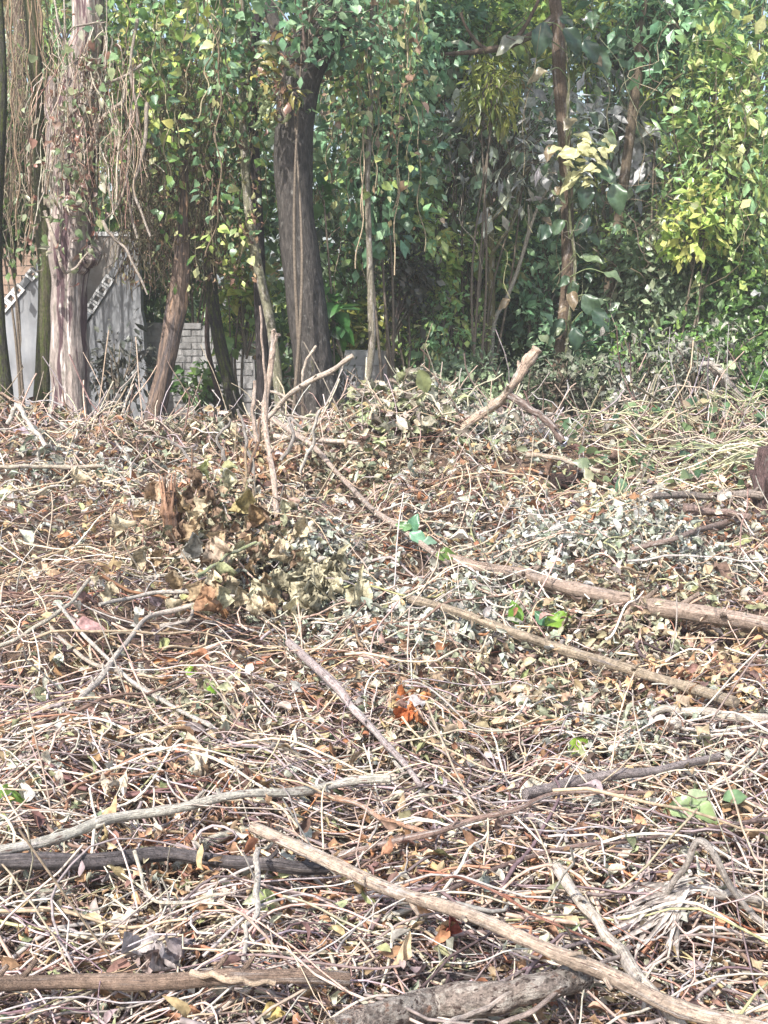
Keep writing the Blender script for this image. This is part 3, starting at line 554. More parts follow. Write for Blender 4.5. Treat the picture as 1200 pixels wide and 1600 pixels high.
shrub('low wilted silver-leaved shrub left of the broken grey stalk', 985, 612, 9.8, 120, 80, 320, 0.07, WG, 26, LT_DEAD, droop=0.9, name='wilted_shrub', mtl='dead', dy=0.4, shell=0.15, spread=0.32)
shrub('straggly grey-green brush behind the broken grey stalk', 1130, 560, 10.8, 170, 130, 520, 0.08, WG[:2] + GREENS['grey'] + GREENS['deep'], 34, LT_DEAD + LT_FAR, droop=0.6, name='wilted_shrub', mtl='dead', dy=0.5, shell=0.15, spread=0.3)
shrub('airy grey-green brush at the right of the climber foot', 1000, 560, 11.6, 190, 120, 520, 0.08, WG[:2] + GREENS['grey'] + GREENS['deep'], 34, LT_DEAD + LT_FAR, droop=0.6, name='wilted_shrub', mtl='dead', dy=0.5, shell=0.15, spread=0.3)
shrub('dim wilted thicket behind the crest below the climber tree', 880, 590, 11.2, 160, 70, 600, 0.07, [(0.12, 0.15, 0.09), (0.08, 0.10, 0.06), (0.18, 0.19, 0.14)], 30, LT_DEAD, name='wilted_shrub', mtl='dead', dy=0.4)
for (lb, px, py, Yv, wx, wz, n_, sz, pal) in [
    ('fresh green bush just right of the slim pale stem', 640, 330, 12.9, 120, 170, 900, 0.11, 'bright'),
    ('mid-green leafy bush behind the forked sapling', 745, 400, 14.0, 150, 150, 1100, 0.11, 'bright'),
    ('soft green bush between forked sapling and climber', 830, 430, 13.9, 110, 170, 900, 0.11, 'teal'),
    ('mint-green bush low behind the climber foot', 900, 540, 13.6, 170, 110, 1000, 0.10, 'teal'),
    ('leafy green bush below the yellow sunlit bush', 690, 520, 13.0, 130, 120, 900, 0.09, 'bright'),
    ('pale green bush filling the gap right of the climber', 985, 400, 14.0, 120, 170, 900, 0.11, 'bright'),
    ('light yellow-green sprays beneath the bright leafy tree', 1095, 350, 13.0, 130, 130, 600, 0.11, 'yellow'),
    ('bluish-green tree crown filling the top edge centre', 640, 40, 13.4, 190, 160, 1400, 0.11, 'teal'),
    ('mint-green sunlit tree crown at the top beside the corner tree', 1060, 40, 13.9, 200, 190, 1500, 0.12, 'teal'),
    ('hazy pale tree crown high at the top edge behind the climber', 840, 20, 16.0, 330, 170, 1800, 0.15, 'yellow')]:
    shrub(lb, px, py, Yv, wx, wz, n_, sz, pal, 34, LT_FAR + LT_LANCE[:1], shell=0.25, name='leafy_tree' if 'crown' in lb else 'shrub', cat='tree' if 'crown' in lb else 'shrub')
shrub('dark bushy undergrowth behind the upright cut stick', 770, 590, 12.2, 170, 80, 1300, 0.08, 'grey', 30, name='weed')
shrub('dark green undergrowth at the picture edge behind the wilted shrub', 1160, 570, 12.0, 160, 120, 1500, 0.085, 'deep', 34, name='weed')

shrub('bluish-green leaf clump covering the upper bend of the stout dark trunk', 480, 22, 10.2, 220, 150, 560, 0.085, 'teal', 34, LT_FAR + LT_HEART[:1], name='climbing_plant', cat='climber', shell=0.3, stems=1)
shrub('rusty and yellow-green leaf clump hanging before the dark trunk bend', 440, 130, 10.15, 70, 120, 170, 0.085, [(0.20, 0.24, 0.12), (0.30, 0.18, 0.12), (0.12, 0.18, 0.08), (0.34, 0.3, 0.1)], 14, LT_DEAD, name='climbing_plant', cat='climber', stems=1)
shrub('dark leafy thicket closing the gap behind the grey block wall', 560, 440, 15.6, 260, 260, 2600, 0.12, 'deep', 50)
shrub('dim grey-green thicket behind the tilting trunk', 1010, 280, 15.6, 220, 360, 2600, 0.13, GREENS['grey'] + GREENS['yellow'] + GREENS['silver'][:2], 54, name='young_tree', cat='tree', shell=0.3)
shrub('yellow-flowered green branch beside the tilting trunk top', 1040, 110, 14.0, 90, 170, 420, 0.11, GREENS['yellow'] + [(0.5, 0.4, 0.08)], 22, LT_LANCE, name='young_tree', cat='tree', shell=0.3)

# big-leaved climber on the reddish-brown trunk, each leaf its own part
bl = at(884, 560, 12.85); t = thing('big_leaved_climber', (bl[0], 12.85, 0.0), 'climber with very large heart-shaped leaves on the straight reddish trunk', 'climber')
cs = MB(); stem(cs, [at(884, 570, 12.85), at(895, 420, 12.82), at(890, 300, 12.83), at(888, 180, 12.85), at(884, 60, 12.85)], 0.018, 0.012, (0.14, 0.15, 0.07), 7, 40, wob=0.02); cs.build('stem', M['stalk'], t)
BIGLEAF = [leaf_template(12, 8, 0.62, 0.25, 0.3, wave=0.28), leaf_template(12, 8, 0.56, 0.1, 0.45, 0.4, wave=0.34, ph=2), leaf_template(12, 8, 0.60, 0.4, 0.15, 0, 0.3, 0.26, ph=4)]
def big_leaf(parent, px, py, Y, lpx, ax, nz, col, mtl='leaf', name='leaf'):
    mb = MB(); p = at(px, py, Y); v, f = BIGLEAF[rng.integers(3)]; Yv = nrm(np.array(ax, float)); Zv = np.array(nz, float); Zv = nrm(Zv - Yv * np.dot(Zv, Yv)); Xv = np.cross(Yv, Zv); s = lpx * pxm(Y)
    s0 = np.array((0, -0.25, 0)); V = p + s * (v[:, :1] * Xv + (v[:, 1:2] - 0.5) * Yv + v[:, 2:] * Zv); mb.add(V, [f], np.array(col) * rng.uniform(0.85, 1.15))
    return mb.build(name, M[mtl], parent)
SUNLIT = (0.62, 0.60, 0.32); DK = (0.055, 0.10, 0.06); MG = (0.09, 0.15, 0.08)  # first colour: sunlight falling on the leaf cluster, put into the leaves as pale yellow
for (px, py, L, ax, nz, c) in [(915, 212, 48, (0.9, -0.3, -0.15), (0, -0.35, 1), SUNLIT), (905, 238, 62, (-0.9, -0.4, -0.1), (0, -0.4, 1), SUNLIT), (935, 245, 50, (0.9, -0.4, -0.1), (0.1, -0.35, 1), SUNLIT), (915, 265, 44, (0.5, -0.8, -0.2), (0, -0.4, 1), SUNLIT),
        (890, 280, 56, (-0.8, -0.3, -0.3), (0, -0.5, 0.9), SUNLIT), (920, 285, 40, (0.7, -0.4, -0.2), (0, -0.4, 1), SUNLIT), (955, 215, 40, (0.2, -0.2, 0.9), (0.2, -1, 0.2), (0.14, 0.26, 0.06)), (948, 275, 60, (0.5, -0.5, -0.6), (0.1, -0.8, 0.5), MG), (915, 305, 52, (-0.1, -0.4, -0.9), (0, -1, 0.2), DK),
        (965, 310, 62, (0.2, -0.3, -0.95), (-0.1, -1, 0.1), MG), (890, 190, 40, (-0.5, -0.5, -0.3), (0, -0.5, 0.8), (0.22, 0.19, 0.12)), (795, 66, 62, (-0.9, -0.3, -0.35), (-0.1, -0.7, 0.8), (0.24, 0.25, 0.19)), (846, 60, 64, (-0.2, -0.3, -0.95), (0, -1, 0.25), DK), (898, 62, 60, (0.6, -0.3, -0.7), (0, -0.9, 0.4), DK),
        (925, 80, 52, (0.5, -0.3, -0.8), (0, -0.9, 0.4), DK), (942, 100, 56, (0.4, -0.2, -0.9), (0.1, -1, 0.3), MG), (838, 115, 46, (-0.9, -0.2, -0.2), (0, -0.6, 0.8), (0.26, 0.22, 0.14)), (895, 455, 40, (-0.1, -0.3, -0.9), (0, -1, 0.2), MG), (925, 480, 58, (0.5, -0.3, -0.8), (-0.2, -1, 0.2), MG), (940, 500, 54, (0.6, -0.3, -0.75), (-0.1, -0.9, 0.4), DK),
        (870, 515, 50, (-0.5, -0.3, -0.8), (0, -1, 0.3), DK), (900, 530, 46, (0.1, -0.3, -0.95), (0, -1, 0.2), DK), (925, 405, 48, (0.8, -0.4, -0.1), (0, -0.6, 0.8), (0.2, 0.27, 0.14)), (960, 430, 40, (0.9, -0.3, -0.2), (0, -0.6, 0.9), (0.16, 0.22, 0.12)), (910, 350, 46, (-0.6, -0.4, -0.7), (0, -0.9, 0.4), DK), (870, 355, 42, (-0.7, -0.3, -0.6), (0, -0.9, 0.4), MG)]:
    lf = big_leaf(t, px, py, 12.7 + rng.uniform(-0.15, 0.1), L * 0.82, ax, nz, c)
    e = at(px, py, 12.7) - nrm(np.array(ax, float)) * L * 0.40 * pxm(12.7); s_ = at(889 + rng.normal(0, 2), py + rng.uniform(0, 25), 12.83)
    tubes(MB(), spline([s_, (s_ + e) / 2 + np.array((0, -0.03, 0.06)), e], 8)[None], np.full((1, 8), 0.006), [(0.16, 0.2, 0.09)], 5).build('leaf_stalk', M['twig'], lf)
for k in range(24):
    big_leaf(t, 910 + rng.normal(0, 22), 245 + rng.normal(0, 24), 12.5 + rng.uniform(-0.1, 0.1), rng.uniform(14, 28), (rng.choice([-1, 1]) * 0.9, -0.4 + rng.normal(0, 0.3), -0.2 + rng.normal(0, 0.25)), (-0.2 + rng.normal(0, 0.2), -0.7, 0.75), SUNLIT)
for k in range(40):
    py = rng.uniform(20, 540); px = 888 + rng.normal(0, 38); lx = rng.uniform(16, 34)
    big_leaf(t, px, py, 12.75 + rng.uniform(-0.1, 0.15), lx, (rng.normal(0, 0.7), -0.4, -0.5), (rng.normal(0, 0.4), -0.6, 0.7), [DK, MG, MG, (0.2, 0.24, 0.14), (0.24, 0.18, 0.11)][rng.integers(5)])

# ================================================================== HANGING AND CLIMBING VINES
def vine(label, group, x_px, top_px, bot_px, Y, r, col, nl, size, cols, templ=LT_HEART, sway=0.06, name='hanging_vine', dx=0.0):
    a, b = at(x_px, top_px, Y), at(x_px + dx, bot_px, Y); K = 40; u = np.linspace(0, 1, K)[:, None]; ph = rng.uniform(0, 6.3, 6)
    P = a + (b - a) * u + sway * np.concatenate([np.sin(5 * u + ph[0]) + 0.5 * np.sin(13 * u + ph[1]) + 0.3 * np.sin(29 * u + ph[2]), np.sin(4 * u + ph[3]) + 0.5 * np.sin(11 * u + ph[4]), 0 * u], 1)
    t = thing(name, b, label, 'vine', group)
    tubes(MB(), P[None], np.full((1, K), r), [col], 5).build('stem', M['twig'], t)
    if nl:
        fo = MB(); k = rng.integers(0, K, nl); off = rng.normal(0, 0.07, (nl, 3)); pos = P[k] + off
        place_leaves(fo, templ + LT_FAR, pos, nrm(off) * 1.1 + rng.normal(0, 0.4, (nl, 3)) + np.array((0, -0.3, -0.6)), rng.normal(size=(nl, 3)) * 0.7 + np.array((0, -0.6, 0.6)), size * 0.8 * rng.uniform(0.45, 1.3, nl), palette(cols, nl)); fo.build('foliage', M['leaf'], t)
    return t
TRK = [(112, 'the peeling trunk'), (282, 'the leaning bare trunk'), (333, 'the thin black stem'), (385, 'the olive-grey sapling'), (462, 'the stout dark trunk'), (577, 'the slim pale stem'), (692, 'the dim far trunk')]
def where(x, b, lo, hi):
    q = min(TRK, key=lambda t: abs(t[0] - x)); ln = 'short' if b < lo + (hi - lo) * 0.33 else 'long' if b > lo + (hi - lo) * 0.67 else 'middling'
    d = abs(q[0] - x); return ln, ('close ' if d < 14 else '') + ('left of ' if x < q[0] else 'right of ') + q[1]
vy = GREENS['yellow'] + GREENS['bright'] + [(0.07, 0.16, 0.04), (0.12, 0.2, 0.12)]
for k in range(44):
    x = rng.uniform(175, 424); leafy = rng.random() < 0.7; b = rng.uniform(150, 470 if x > 250 else 290); yl = rng.random() < 0.6; st = rng.random() < 0.6; ln, wh = where(x, b, 150, 470)
    vine('%s %s vine hanging %s' % (ln, 'yellow-leaved' if yl else 'green-leaved', wh) if leafy else '%s bare %s vine hanging %s' % (ln, 'straw-coloured' if st else 'brown', wh), 'vines of the hanging curtain', x, -40, b, rng.uniform(10.2, 12.4), rng.uniform(0.003, 0.007),
         (0.30, 0.26, 0.16) if st else (0.16, 0.12, 0.08), int(rng.integers(50, 130)) if leafy else 0, 0.105, vy if yl else GREENS['deep'] + GREENS['teal'])
for k in range(26):
    x = rng.uniform(500, 660); b = rng.uniform(120, 400); ln, wh = where(x, b, 120, 400); nl = int(rng.integers(40, 80))
    vine('%s %s bluish-green vine hanging %s' % (ln, 'dense' if nl > 60 else 'sparse', wh), 'vines right of the dark trunk', x, -40, b, rng.uniform(10.6, 12.2), rng.uniform(0.003, 0.006), (0.26, 0.22, 0.14), nl, 0.10, GREENS['teal'] + GREENS['bright'] + [(0.3, 0.2, 0.13)])
for k in range(16):
    x = rng.uniform(-20, 75); b = rng.uniform(250, 420); r = rng.uniform(0.004, 0.012); ln, wh = where(x, b, 250, 420)
    vine('%s %s brown liana hanging %s' % (ln, 'thick' if r > 0.008 else 'thin', 'at the picture edge' if x < 18 else 'before the dead-vine trunk' if x < 48 else 'just left of the peeling trunk'), 'dry lianas at the picture edge', x, -40, b, rng.uniform(11, 13), r, (0.24, 0.17, 0.11), 0, 0.1, vy, sway=0.04)
for k, (x, b, lb) in enumerate([(566, 420, 'longest pale dry vine trailing just left of the slim pale stem'), (582, 300, 'pale dry vine draped down the slim pale stem itself'), (590, 260, 'short pale dry vine just right of the slim pale stem'), (560, 340, 'pale dry vine farther left of the slim pale stem'), (625, 430, 'long pale dry vine before the dry brownish bush'), (612, 330, 'mid-length pale dry vine between slim stem and brownish bush')]):
    vine(lb, 'dry vines by the slim stem', x, -30, b, rng.uniform(10.7, 11.1), 0.006, (0.42, 0.33, 0.22), 14, 0.09, [(0.42, 0.33, 0.15), (0.35, 0.25, 0.16), (0.3, 0.32, 0.12)], sway=0.04)
# pale vines wound over the peeling trunk
VL = ['highest bare vine sagging across the peeling trunk', 'bare vine making a wide U loop round the peeling trunk top', 'bare vine zigzagging down the trunk from the U loop', 'bare vine reaching onto the peeling trunk from the right', 'forked bare vine crossing the right side of the peeling trunk', 'bare vine running down the outer left edge of the peeling trunk', 'bare vine sweeping from the curtain to the trunk stub', 'bare vine curving down the trunk front to the stub height', 'bare vine at the upper left edge of the peeling trunk', 'bare vine trailing from the trunk onto the tall plastered wall',
      'short bare vine on the upper right edge of the peeling trunk', 'long bare vine hanging free just right of the peeling trunk', 'bare vine dipping below the trunk stub', 'outermost bare vine hanging before the tall plastered wall']
for k, pts in enumerate([[(85, 30), (97, 60), (118, 44), (150, 36), (165, 34)], [(100, -20), (103, 60), (100, 82), (125, 90), (158, 92), (166, 60), (166, -20)], [(158, 92), (148, 120), (135, 160), (125, 200), (100, 225), (96, 300)], [(222, 100), (190, 122), (165, 132), (142, 150), (130, 170), (112, 215), (96, 245)],
        [(196, 130), (190, 160), (165, 180), (150, 210), (132, 240), (112, 275)], [(85, 130), (82, 180), (78, 230), (70, 290), (60, 320), (50, 380)], [(206, 170), (200, 230), (196, 290), (185, 320), (160, 350), (140, 390)], [(128, 165), (100, 190), (84, 240), (80, 300), (95, 340), (92, 390)], [(85, 0), (92, 40), (103, 75), (104, 130), (118, 150)],
        [(160, 345), (175, 370), (200, 395), (230, 460)], [(150, 20), (163, 60), (166, 110), (150, 150)], [(215, 30), (205, 110), (215, 190), (198, 260), (205, 330), (215, 372)], [(70, 330), (95, 410), (110, 425), (138, 395)], [(230, 160), (222, 250), (210, 300), (235, 370)]]):
    P = [at(px, py, 10.36 + rng.uniform(-0.06, 0.08)) for px, py in pts]; mb = MB(); r = rng.uniform(0.008, 0.017)
    stem(mb, P, r, r * 0.6, np.array((0.50, 0.42, 0.34)) * rng.uniform(0.7, 1.15), 7, 40, lump=0.1, wob=0.008)
    o = mb.build('climbing_vine', M['stalk']); tag(o, VL[k], 'vine', 'bare vines on the peeling trunk')
mb = MB(); n = 420
u = rng.uniform(0, 1, n); px = 90 + 60 * rng.normal(0, 0.55, n) + 50 * u; py = 330 * (1 - u) + 60
pos = np.array([at(a, b, 10.3 + rng.normal(0, 0.1)) for a, b in zip(px, py + rng.normal(0, 30, n))])
place_leaves(mb, LT_HEART + LT_DEAD, pos, rng.normal(size=(n, 3)) * 0.6 + np.array((0, -0.4, -0.8)), rng.normal(size=(n, 3)) * 0.6 + np.array((0, -0.8, 0.4)), 0.075 * rng.uniform(0.5, 1.3, n), palette([(0.34, 0.38, 0.2), (0.25, 0.3, 0.16), (0.4, 0.38, 0.28), (0.28, 0.14, 0.1), (0.2, 0.12, 0.09), (0.14, 0.2, 0.08)], n))
tag(mb.build('climbing_leaves', M['leaf']), 'small mixed green and rust leaves of the creeper on the peeling trunk', 'creeper', kind='stuff')
DEADV = [(0.30, 0.24, 0.17), (0.20, 0.15, 0.10), (0.38, 0.32, 0.24), (0.14, 0.10, 0.075), (0.24, 0.22, 0.13)]
# dead brown vine curtain: hair-thin strands beyond counting
def strand_curtain(n, x0, x1, t0, t1, b0, b1, y0, y1, cols, rr=(0.0015, 0.004), K=12, sway=0.08):
    mb = MB(); x = rng.uniform(x0, x1, n); Yv = rng.uniform(y0, y1, n); top = rng.uniform(t0, t1, n); bot = np.minimum(top + rng.uniform(60, 260, n), rng.uniform(b0, b1, n))
    A = np.array([at(a, b, c) for a, b, c in zip(x, top, Yv)]); B = np.array([at(a + rng.normal(0, 22), b, c) for a, b, c in zip(x, bot, Yv)])
    u = np.linspace(0, 1, K)[None, :, None]; ph = rng.uniform(0, 6.3, (n, 1, 3)); P = A[:, None] * (1 - u) + B[:, None] * u + sway * rng.uniform(0.2, 1.2, (n, 1, 1)) * (np.sin(4 * u + ph) + 0.4 * np.sin(11 * u + 2 * ph)) * np.array((1, 1, 0.4))
    tubes(mb, P, np.broadcast_to(rng.uniform(*rr, (n, 1)), (n, K)), palette(cols, n), 4)
    return mb
DEADV = [(0.30, 0.24, 0.17), (0.20, 0.15, 0.10), (0.38, 0.32, 0.24), (0.14, 0.10, 0.075), (0.24, 0.22, 0.13)]
mb = strand_curtain(620, 195, 345, 60, 380, 360, 470, 10.9, 12.4, DEADV)
n = 1900; px = rng.uniform(190, 410, n); py = rng.uniform(60, 450, n)
pos = np.array([at(a, b, rng.uniform(10.7, 12.2)) for a, b in zip(px, py)])
place_leaves(mb, LT_DEAD, pos, rng.normal(size=(n, 3)) * 0.5 + np.array((0, -0.3, -0.9)), rng.normal(size=(n, 3)) + np.array((0, -0.6, 0.3)), 0.06 * rng.uniform(0.5, 1.3, n), palette([(0.30, 0.20, 0.13), (0.24, 0.22, 0.12), (0.36, 0.34, 0.18), (0.16, 0.10, 0.07)], n))
tag(mb.build('dead_vine_curtain', M['dead']), 'curtain of hair-thin dead brown vines hanging left of the dark trunk', 'vines', kind='stuff')
mb = strand_curtain(150, 60, 215, 40, 230, 260, 362, 10.2, 10.55, [(0.55, 0.47, 0.38), (0.40, 0.32, 0.24), (0.3, 0.2, 0.15)], (0.002, 0.0045), sway=0.05)
tag(mb.build('creeper_strands', M['twig']), 'web of thin cream creeper strands over the thick peeling trunk', 'creeper', kind='stuff')
mb = strand_curtain(420, -30, 80, -40, 300, 300, 430, 12.0, 14.0, DEADV)
tag(mb.build('dead_liana_tangle', M['twig']), 'tangle of thin brown lianas beyond the edge of the wrapped trunk', 'lianas', kind='stuff')
mb = strand_curtain(260, 480, 1180, -20, 420, 300, 560, 12.5, 16.0, DEADV + [(0.2, 0.2, 0.12)], (0.002, 0.005), sway=0.2)
tag(mb.build('understorey_twigs', M['twig']), 'fine dry stems and twigs threading through the shaded forest understorey', 'twigs', kind='stuff')

# shaded forest floor: dry undergrowth in front of the walls
n = 4500; px = rng.uniform(-3.9, 5.5, n); py = 9.9 + 5.5 * rng.random(n) ** 1.3; z = height(px, py) + np.abs(rng.normal(0, 0.13, n)) * sm(9.6, 10.6, py) * np.where(px > 0.8, 1.6, 0.9)
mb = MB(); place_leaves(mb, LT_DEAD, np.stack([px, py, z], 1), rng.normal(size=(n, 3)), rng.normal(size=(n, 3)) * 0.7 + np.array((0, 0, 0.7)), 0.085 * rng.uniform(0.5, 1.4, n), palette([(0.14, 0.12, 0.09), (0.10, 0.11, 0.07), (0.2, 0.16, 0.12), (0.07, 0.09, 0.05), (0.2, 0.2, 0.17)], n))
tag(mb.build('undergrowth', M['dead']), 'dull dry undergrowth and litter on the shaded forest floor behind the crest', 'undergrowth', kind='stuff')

# ================================================================== CUT STALKS, BRANCHES AND LOGS lying on the slash
STRAW, TAN, PINK, GREY, WHITE, BROWN, DARK = (0.50, 0.42, 0.28), (0.44, 0.33, 0.22), (0.46, 0.34, 0.27), (0.34, 0.31, 0.28), (0.58, 0.53, 0.46), (0.24, 0.15, 0.10), (0.09, 0.07, 0.065)
LAND = []                                             # landmarks for the labels of the small things: (x, y, phrase)
def stick(label, pts, w0, w1, col, mtl='stalk', lift=0.09, name='cut_stalk', cat='stalk', S=12, K=44, ridge=0.03, lump=0.05, nodes=0, wob=0.004, cut=None, phrase=None, Y=None, subs=(), group=None):
    if Y is None:
        ls = [l + 0.05 for l in (lift if isinstance(lift, (list, tuple)) else [lift] * len(pts))]; P = [G(px, py, l) for (px, py), l in zip(pts, ls)]
    else: P = [at(px, py, yy) for (px, py), yy in zip(pts, Y if isinstance(Y, (list, tuple)) else [Y] * len(pts))]
    r0 = 0.5 * w0 * pxm(P[0][1]); r1 = 0.5 * w1 * pxm(P[-1][1]); mb = MB()
    stem(mb, P, r0, r1, col, S, K, ridge=ridge, lump=lump * 1.4, nodes=nodes, wob=wob * 1.3, cut=cut)
    Q = spline(P, 40)
    for q_ in range(int(min(7, 1 + np.linalg.norm(Q[-1] - Q[0]) * 4)) if max(w0, w1) > 8 and name != 'log' else 0):
        i_ = rng.integers(3, 37); rr = r0 + (r1 - r0) * i_ / 39; tv = nrm(Q[i_ + 1] - Q[i_]); ov = nrm(np.cross(tv, rng.normal(size=3)) + np.array((0, -0.2, 0.5))); ln = rng.uniform(1.3, 3.2) * rr
        stem(mb, [Q[i_], Q[i_] + ov * rr + tv * 0.3 * ln, Q[i_] + ov * (rr + ln * 0.6) + tv * 0.8 * ln], rr * 0.55, rr * 0.28, np.array(col) * 0.9, 6, 7, lump=0.1, cut=cut)
    if subs:
        t = thing(name, P[0], label, cat, group); mb.build('main_stem', M[mtl], t)
        for sp, a, b in subs:
            q = [at(px, py, P[0][1] + dy) if Y is not None else G(px, py, dy) for px, py, dy in sp]
            stem(MB(), q, 0.5 * a * pxm(q[0][1]), 0.5 * b * pxm(q[-1][1]), col, 8, 20, lump=0.1, wob=0.004, cut=cut).build('side_twig', M[mtl], t)
        o = t
    else: o = tag(mb.build(name, M[mtl]), label, cat, group)
    if phrase: mid = P[len(P) // 2]; LAND.append((mid[0], mid[1], phrase))
    return o
CUT = (0.62, 0.52, 0.38)
stick('long pale tan stalk with a cut end, slanting across the lower foreground', [(395, 1292), (560, 1365), (700, 1424), (850, 1480), (960, 1528), (1090, 1580), (1240, 1622)], 20, 28, (0.46, 0.36, 0.28), lift=[0.19, 0.2, 0.2, 0.2, 0.2, 0.19, 0.18], nodes=9, cut=CUT, K=70, S=14, phrase='the long pale tan stalk')
stick('thick mottled log with lichen bark at the bottom edge', [(520, 1622), (600, 1588), (680, 1566), (780, 1556), (850, 1545), (910, 1522)], 60, 46, (0.32, 0.26, 0.22), 'log', lift=0.15, name='log', cat='log', S=28, K=80, ridge=0.06, lump=0.06, cut=(0.3, 0.22, 0.15), phrase='the mottled log')
stick('pale grey branch crossing under the long tan stalk toward the bottom corner', [(868, 1355), (920, 1425), (965, 1478), (1000, 1530), (1080, 1625)], 18, 26, (0.55, 0.48, 0.40), lift=[0.16, 0.15, 0.15, 0.14, 0.13], wob=0.006, K=50, phrase='the pale crossing branch')
stick('dark grey-purple ridged stalk lying level at the picture edge', [(-60, 1345), (120, 1344), (280, 1341), (420, 1348), (510, 1358)], 29, 20, (0.15, 0.13, 0.13), 'ridged', lift=0.14, S=20, ridge=0.10, K=50, phrase='the dark ridged stalk')
stick('long whitish-grey pole rising gently above the dark ridged stalk', [(-60, 1345), (70, 1312), (170, 1288), (290, 1256), (420, 1236), (520, 1226), (610, 1218)], 20, 13, (0.50, 0.47, 0.40), lift=[0.15] * 7, nodes=7, K=56, wob=0.008, phrase='the whitish-grey pole')
stick('brown weathered pole lying level near the bottom edge', [(-60, 1537), (110, 1534), (300, 1530), (440, 1526), (545, 1528)], 28, 24, (0.34, 0.24, 0.18), 'ridged', lift=0.14, S=16, ridge=0.05, K=56, phrase='the brown weathered pole')
stick('short split stick resting on the brown weathered pole', [(298, 1520), (360, 1530), (432, 1537)], 12, 9, (0.55, 0.42, 0.30), lift=0.155, K=24, cut=CUT)
stick('dark half-buried branch behind the mottled log', [(560, 1528), (650, 1526), (760, 1530)], 22, 16, (0.12, 0.09, 0.08), 'ridged', lift=0.05)
stick('greenish-grey bent stem beneath the dark ridged stalk', [(-40, 1440), (40, 1415), (110, 1385), (190, 1358), (250, 1350)], 24, 16, (0.36, 0.36, 0.28), lift=0.06, wob=0.008)
stick('pale green-grey curved stem near the cut end of the tan stalk', [(275, 1358), (320, 1320), (380, 1298), (430, 1310)], 20, 15, (0.46, 0.44, 0.35), lift=0.07)
stick('thin upright pale stick standing below the dark ridged stalk', [(405, 1328), (395, 1420), (380, 1505)], 11, 7, WHITE, lift=[0.2, 0.15, 0.1], K=30, wob=0.006)
stick('long thin brown branch arching across the lower middle', [(520, 1338), (640, 1312), (720, 1288), (800, 1264), (880, 1240), (1020, 1238)], 13, 6, (0.30, 0.20, 0.16), lift=[0.1, 0.13, 0.15, 0.16, 0.15, 0.12], K=56, phrase='the thin arching brown branch')
stick('grey-purple flattened stalk ending near the pale green leaves', [(820, 1240), (900, 1222), (1000, 1206), (1125, 1182)], 20, 12, (0.34, 0.29, 0.28), 'ridged', lift=0.13, ridge=0.12, S=14, phrase='the grey-purple stalk')
stick('slim dark twig running out to the picture edge', [(690, 1395), (830, 1340), (960, 1312), (1080, 1300), (1230, 1276)], 8, 7, (0.22, 0.15, 0.13), lift=0.12)
stick('long split pinkish stalk slanting down to the picture edge', [(684, 868), (760, 888), (840, 906), (930, 928), (1040, 948), (1240, 985)], 17, 26, (0.46, 0.35, 0.28), 'ridged', lift=[0.12] * 6, ridge=0.14, S=18, K=64, nodes=6, phrase='the long split pinkish stalk',
      subs=[([(700, 880, 0.10), (780, 902, 0.10), (860, 918, 0.10), (900, 922, 0.12)], 8, 5), ([(1090, 962, 0.13), (1160, 984, 0.12), (1240, 1002, 0.10)], 12, 8)])
stick('lower parallel tan stalk, split into strips along its length', [(640, 936), (720, 958), (800, 988), (880, 1012), (960, 1040), (1060, 1070), (1150, 1098)], 13, 17, (0.50, 0.40, 0.29), 'ridged', lift=[0.13] * 7, ridge=0.12, S=16, K=60, nodes=6, phrase='the lower split tan stalk',
      subs=[([(790, 990, 0.10), (860, 1012, 0.10), (950, 1044, 0.09)], 8, 6), ([(690, 958, 0.10), (750, 985, 0.10), (830, 1015, 0.09)], 7, 4)])
stick('whitish smooth stem with a hooked end near the picture edge', [(1012, 1120), (1035, 1110), (1080, 1110), (1150, 1120), (1240, 1130)], 11, 17, (0.60, 0.52, 0.42), lift=0.11, phrase='the hooked whitish stem')
stick('grey-brown level stick below the green vines', [(1015, 776), (1080, 774), (1150, 773), (1190, 774)], 11, 14, (0.40, 0.33, 0.28), 'ridged', lift=0.12, ridge=0.1, phrase='the level grey-brown stick')
stick('short brown stick beneath the level grey-brown one', [(1070, 794), (1120, 800), (1170, 808)], 14, 11, (0.38, 0.27, 0.23), 'ridged', lift=0.08, ridge=0.08)
stick('dark purple-brown stump post cut off by the picture edge', [(1200, 850), (1197, 790), (1199, 735), (1203, 700)], 42, 34, (0.14, 0.09, 0.085), 'dark_bark', Y=6.9, name='stump_post', cat='stump', S=18, lump=0.025, ridge=0.12)
stick('dark thin stick below the level sticks by the stump post', [(985, 860), (1060, 838), (1120, 822), (1185, 806)], 8, 10, (0.26, 0.19, 0.16), lift=0.1)
stick('upright pinkish cut stick curving up from the crest', [(715, 672), (760, 642), (795, 612), (815, 580), (828, 560), (840, 545)], 12, 17, (0.50, 0.38, 0.29), Y=[8.6, 8.5, 8.4, 8.35, 8.35, 8.35], nodes=4, cut=CUT, name='upright_stick', cat='stick', phrase='the upright cut stick', K=50, lump=0.09)
stick('dark forked branch leaning under the upright cut stick', [(796, 617), (830, 640), (855, 658), (880, 690)], 13, 11, (0.17, 0.12, 0.10), Y=[8.4, 8.35, 8.3, 8.2], name='forked_branch', cat='branch')
stick('broken grey stalk leaning in the wilted grey shrub', [(1112, 572), (1130, 592), (1148, 612), (1165, 640)], 14, 16, (0.42, 0.35, 0.30), 'ridged', Y=9.4, cut=(0.5, 0.4, 0.3), name='broken_stalk')
stick('pale bark-stripped stem bent over in the wilted shrub', [(1095, 570), (1112, 568), (1128, 585), (1140, 606)], 8, 10, (0.5, 0.45, 0.38), Y=9.3)
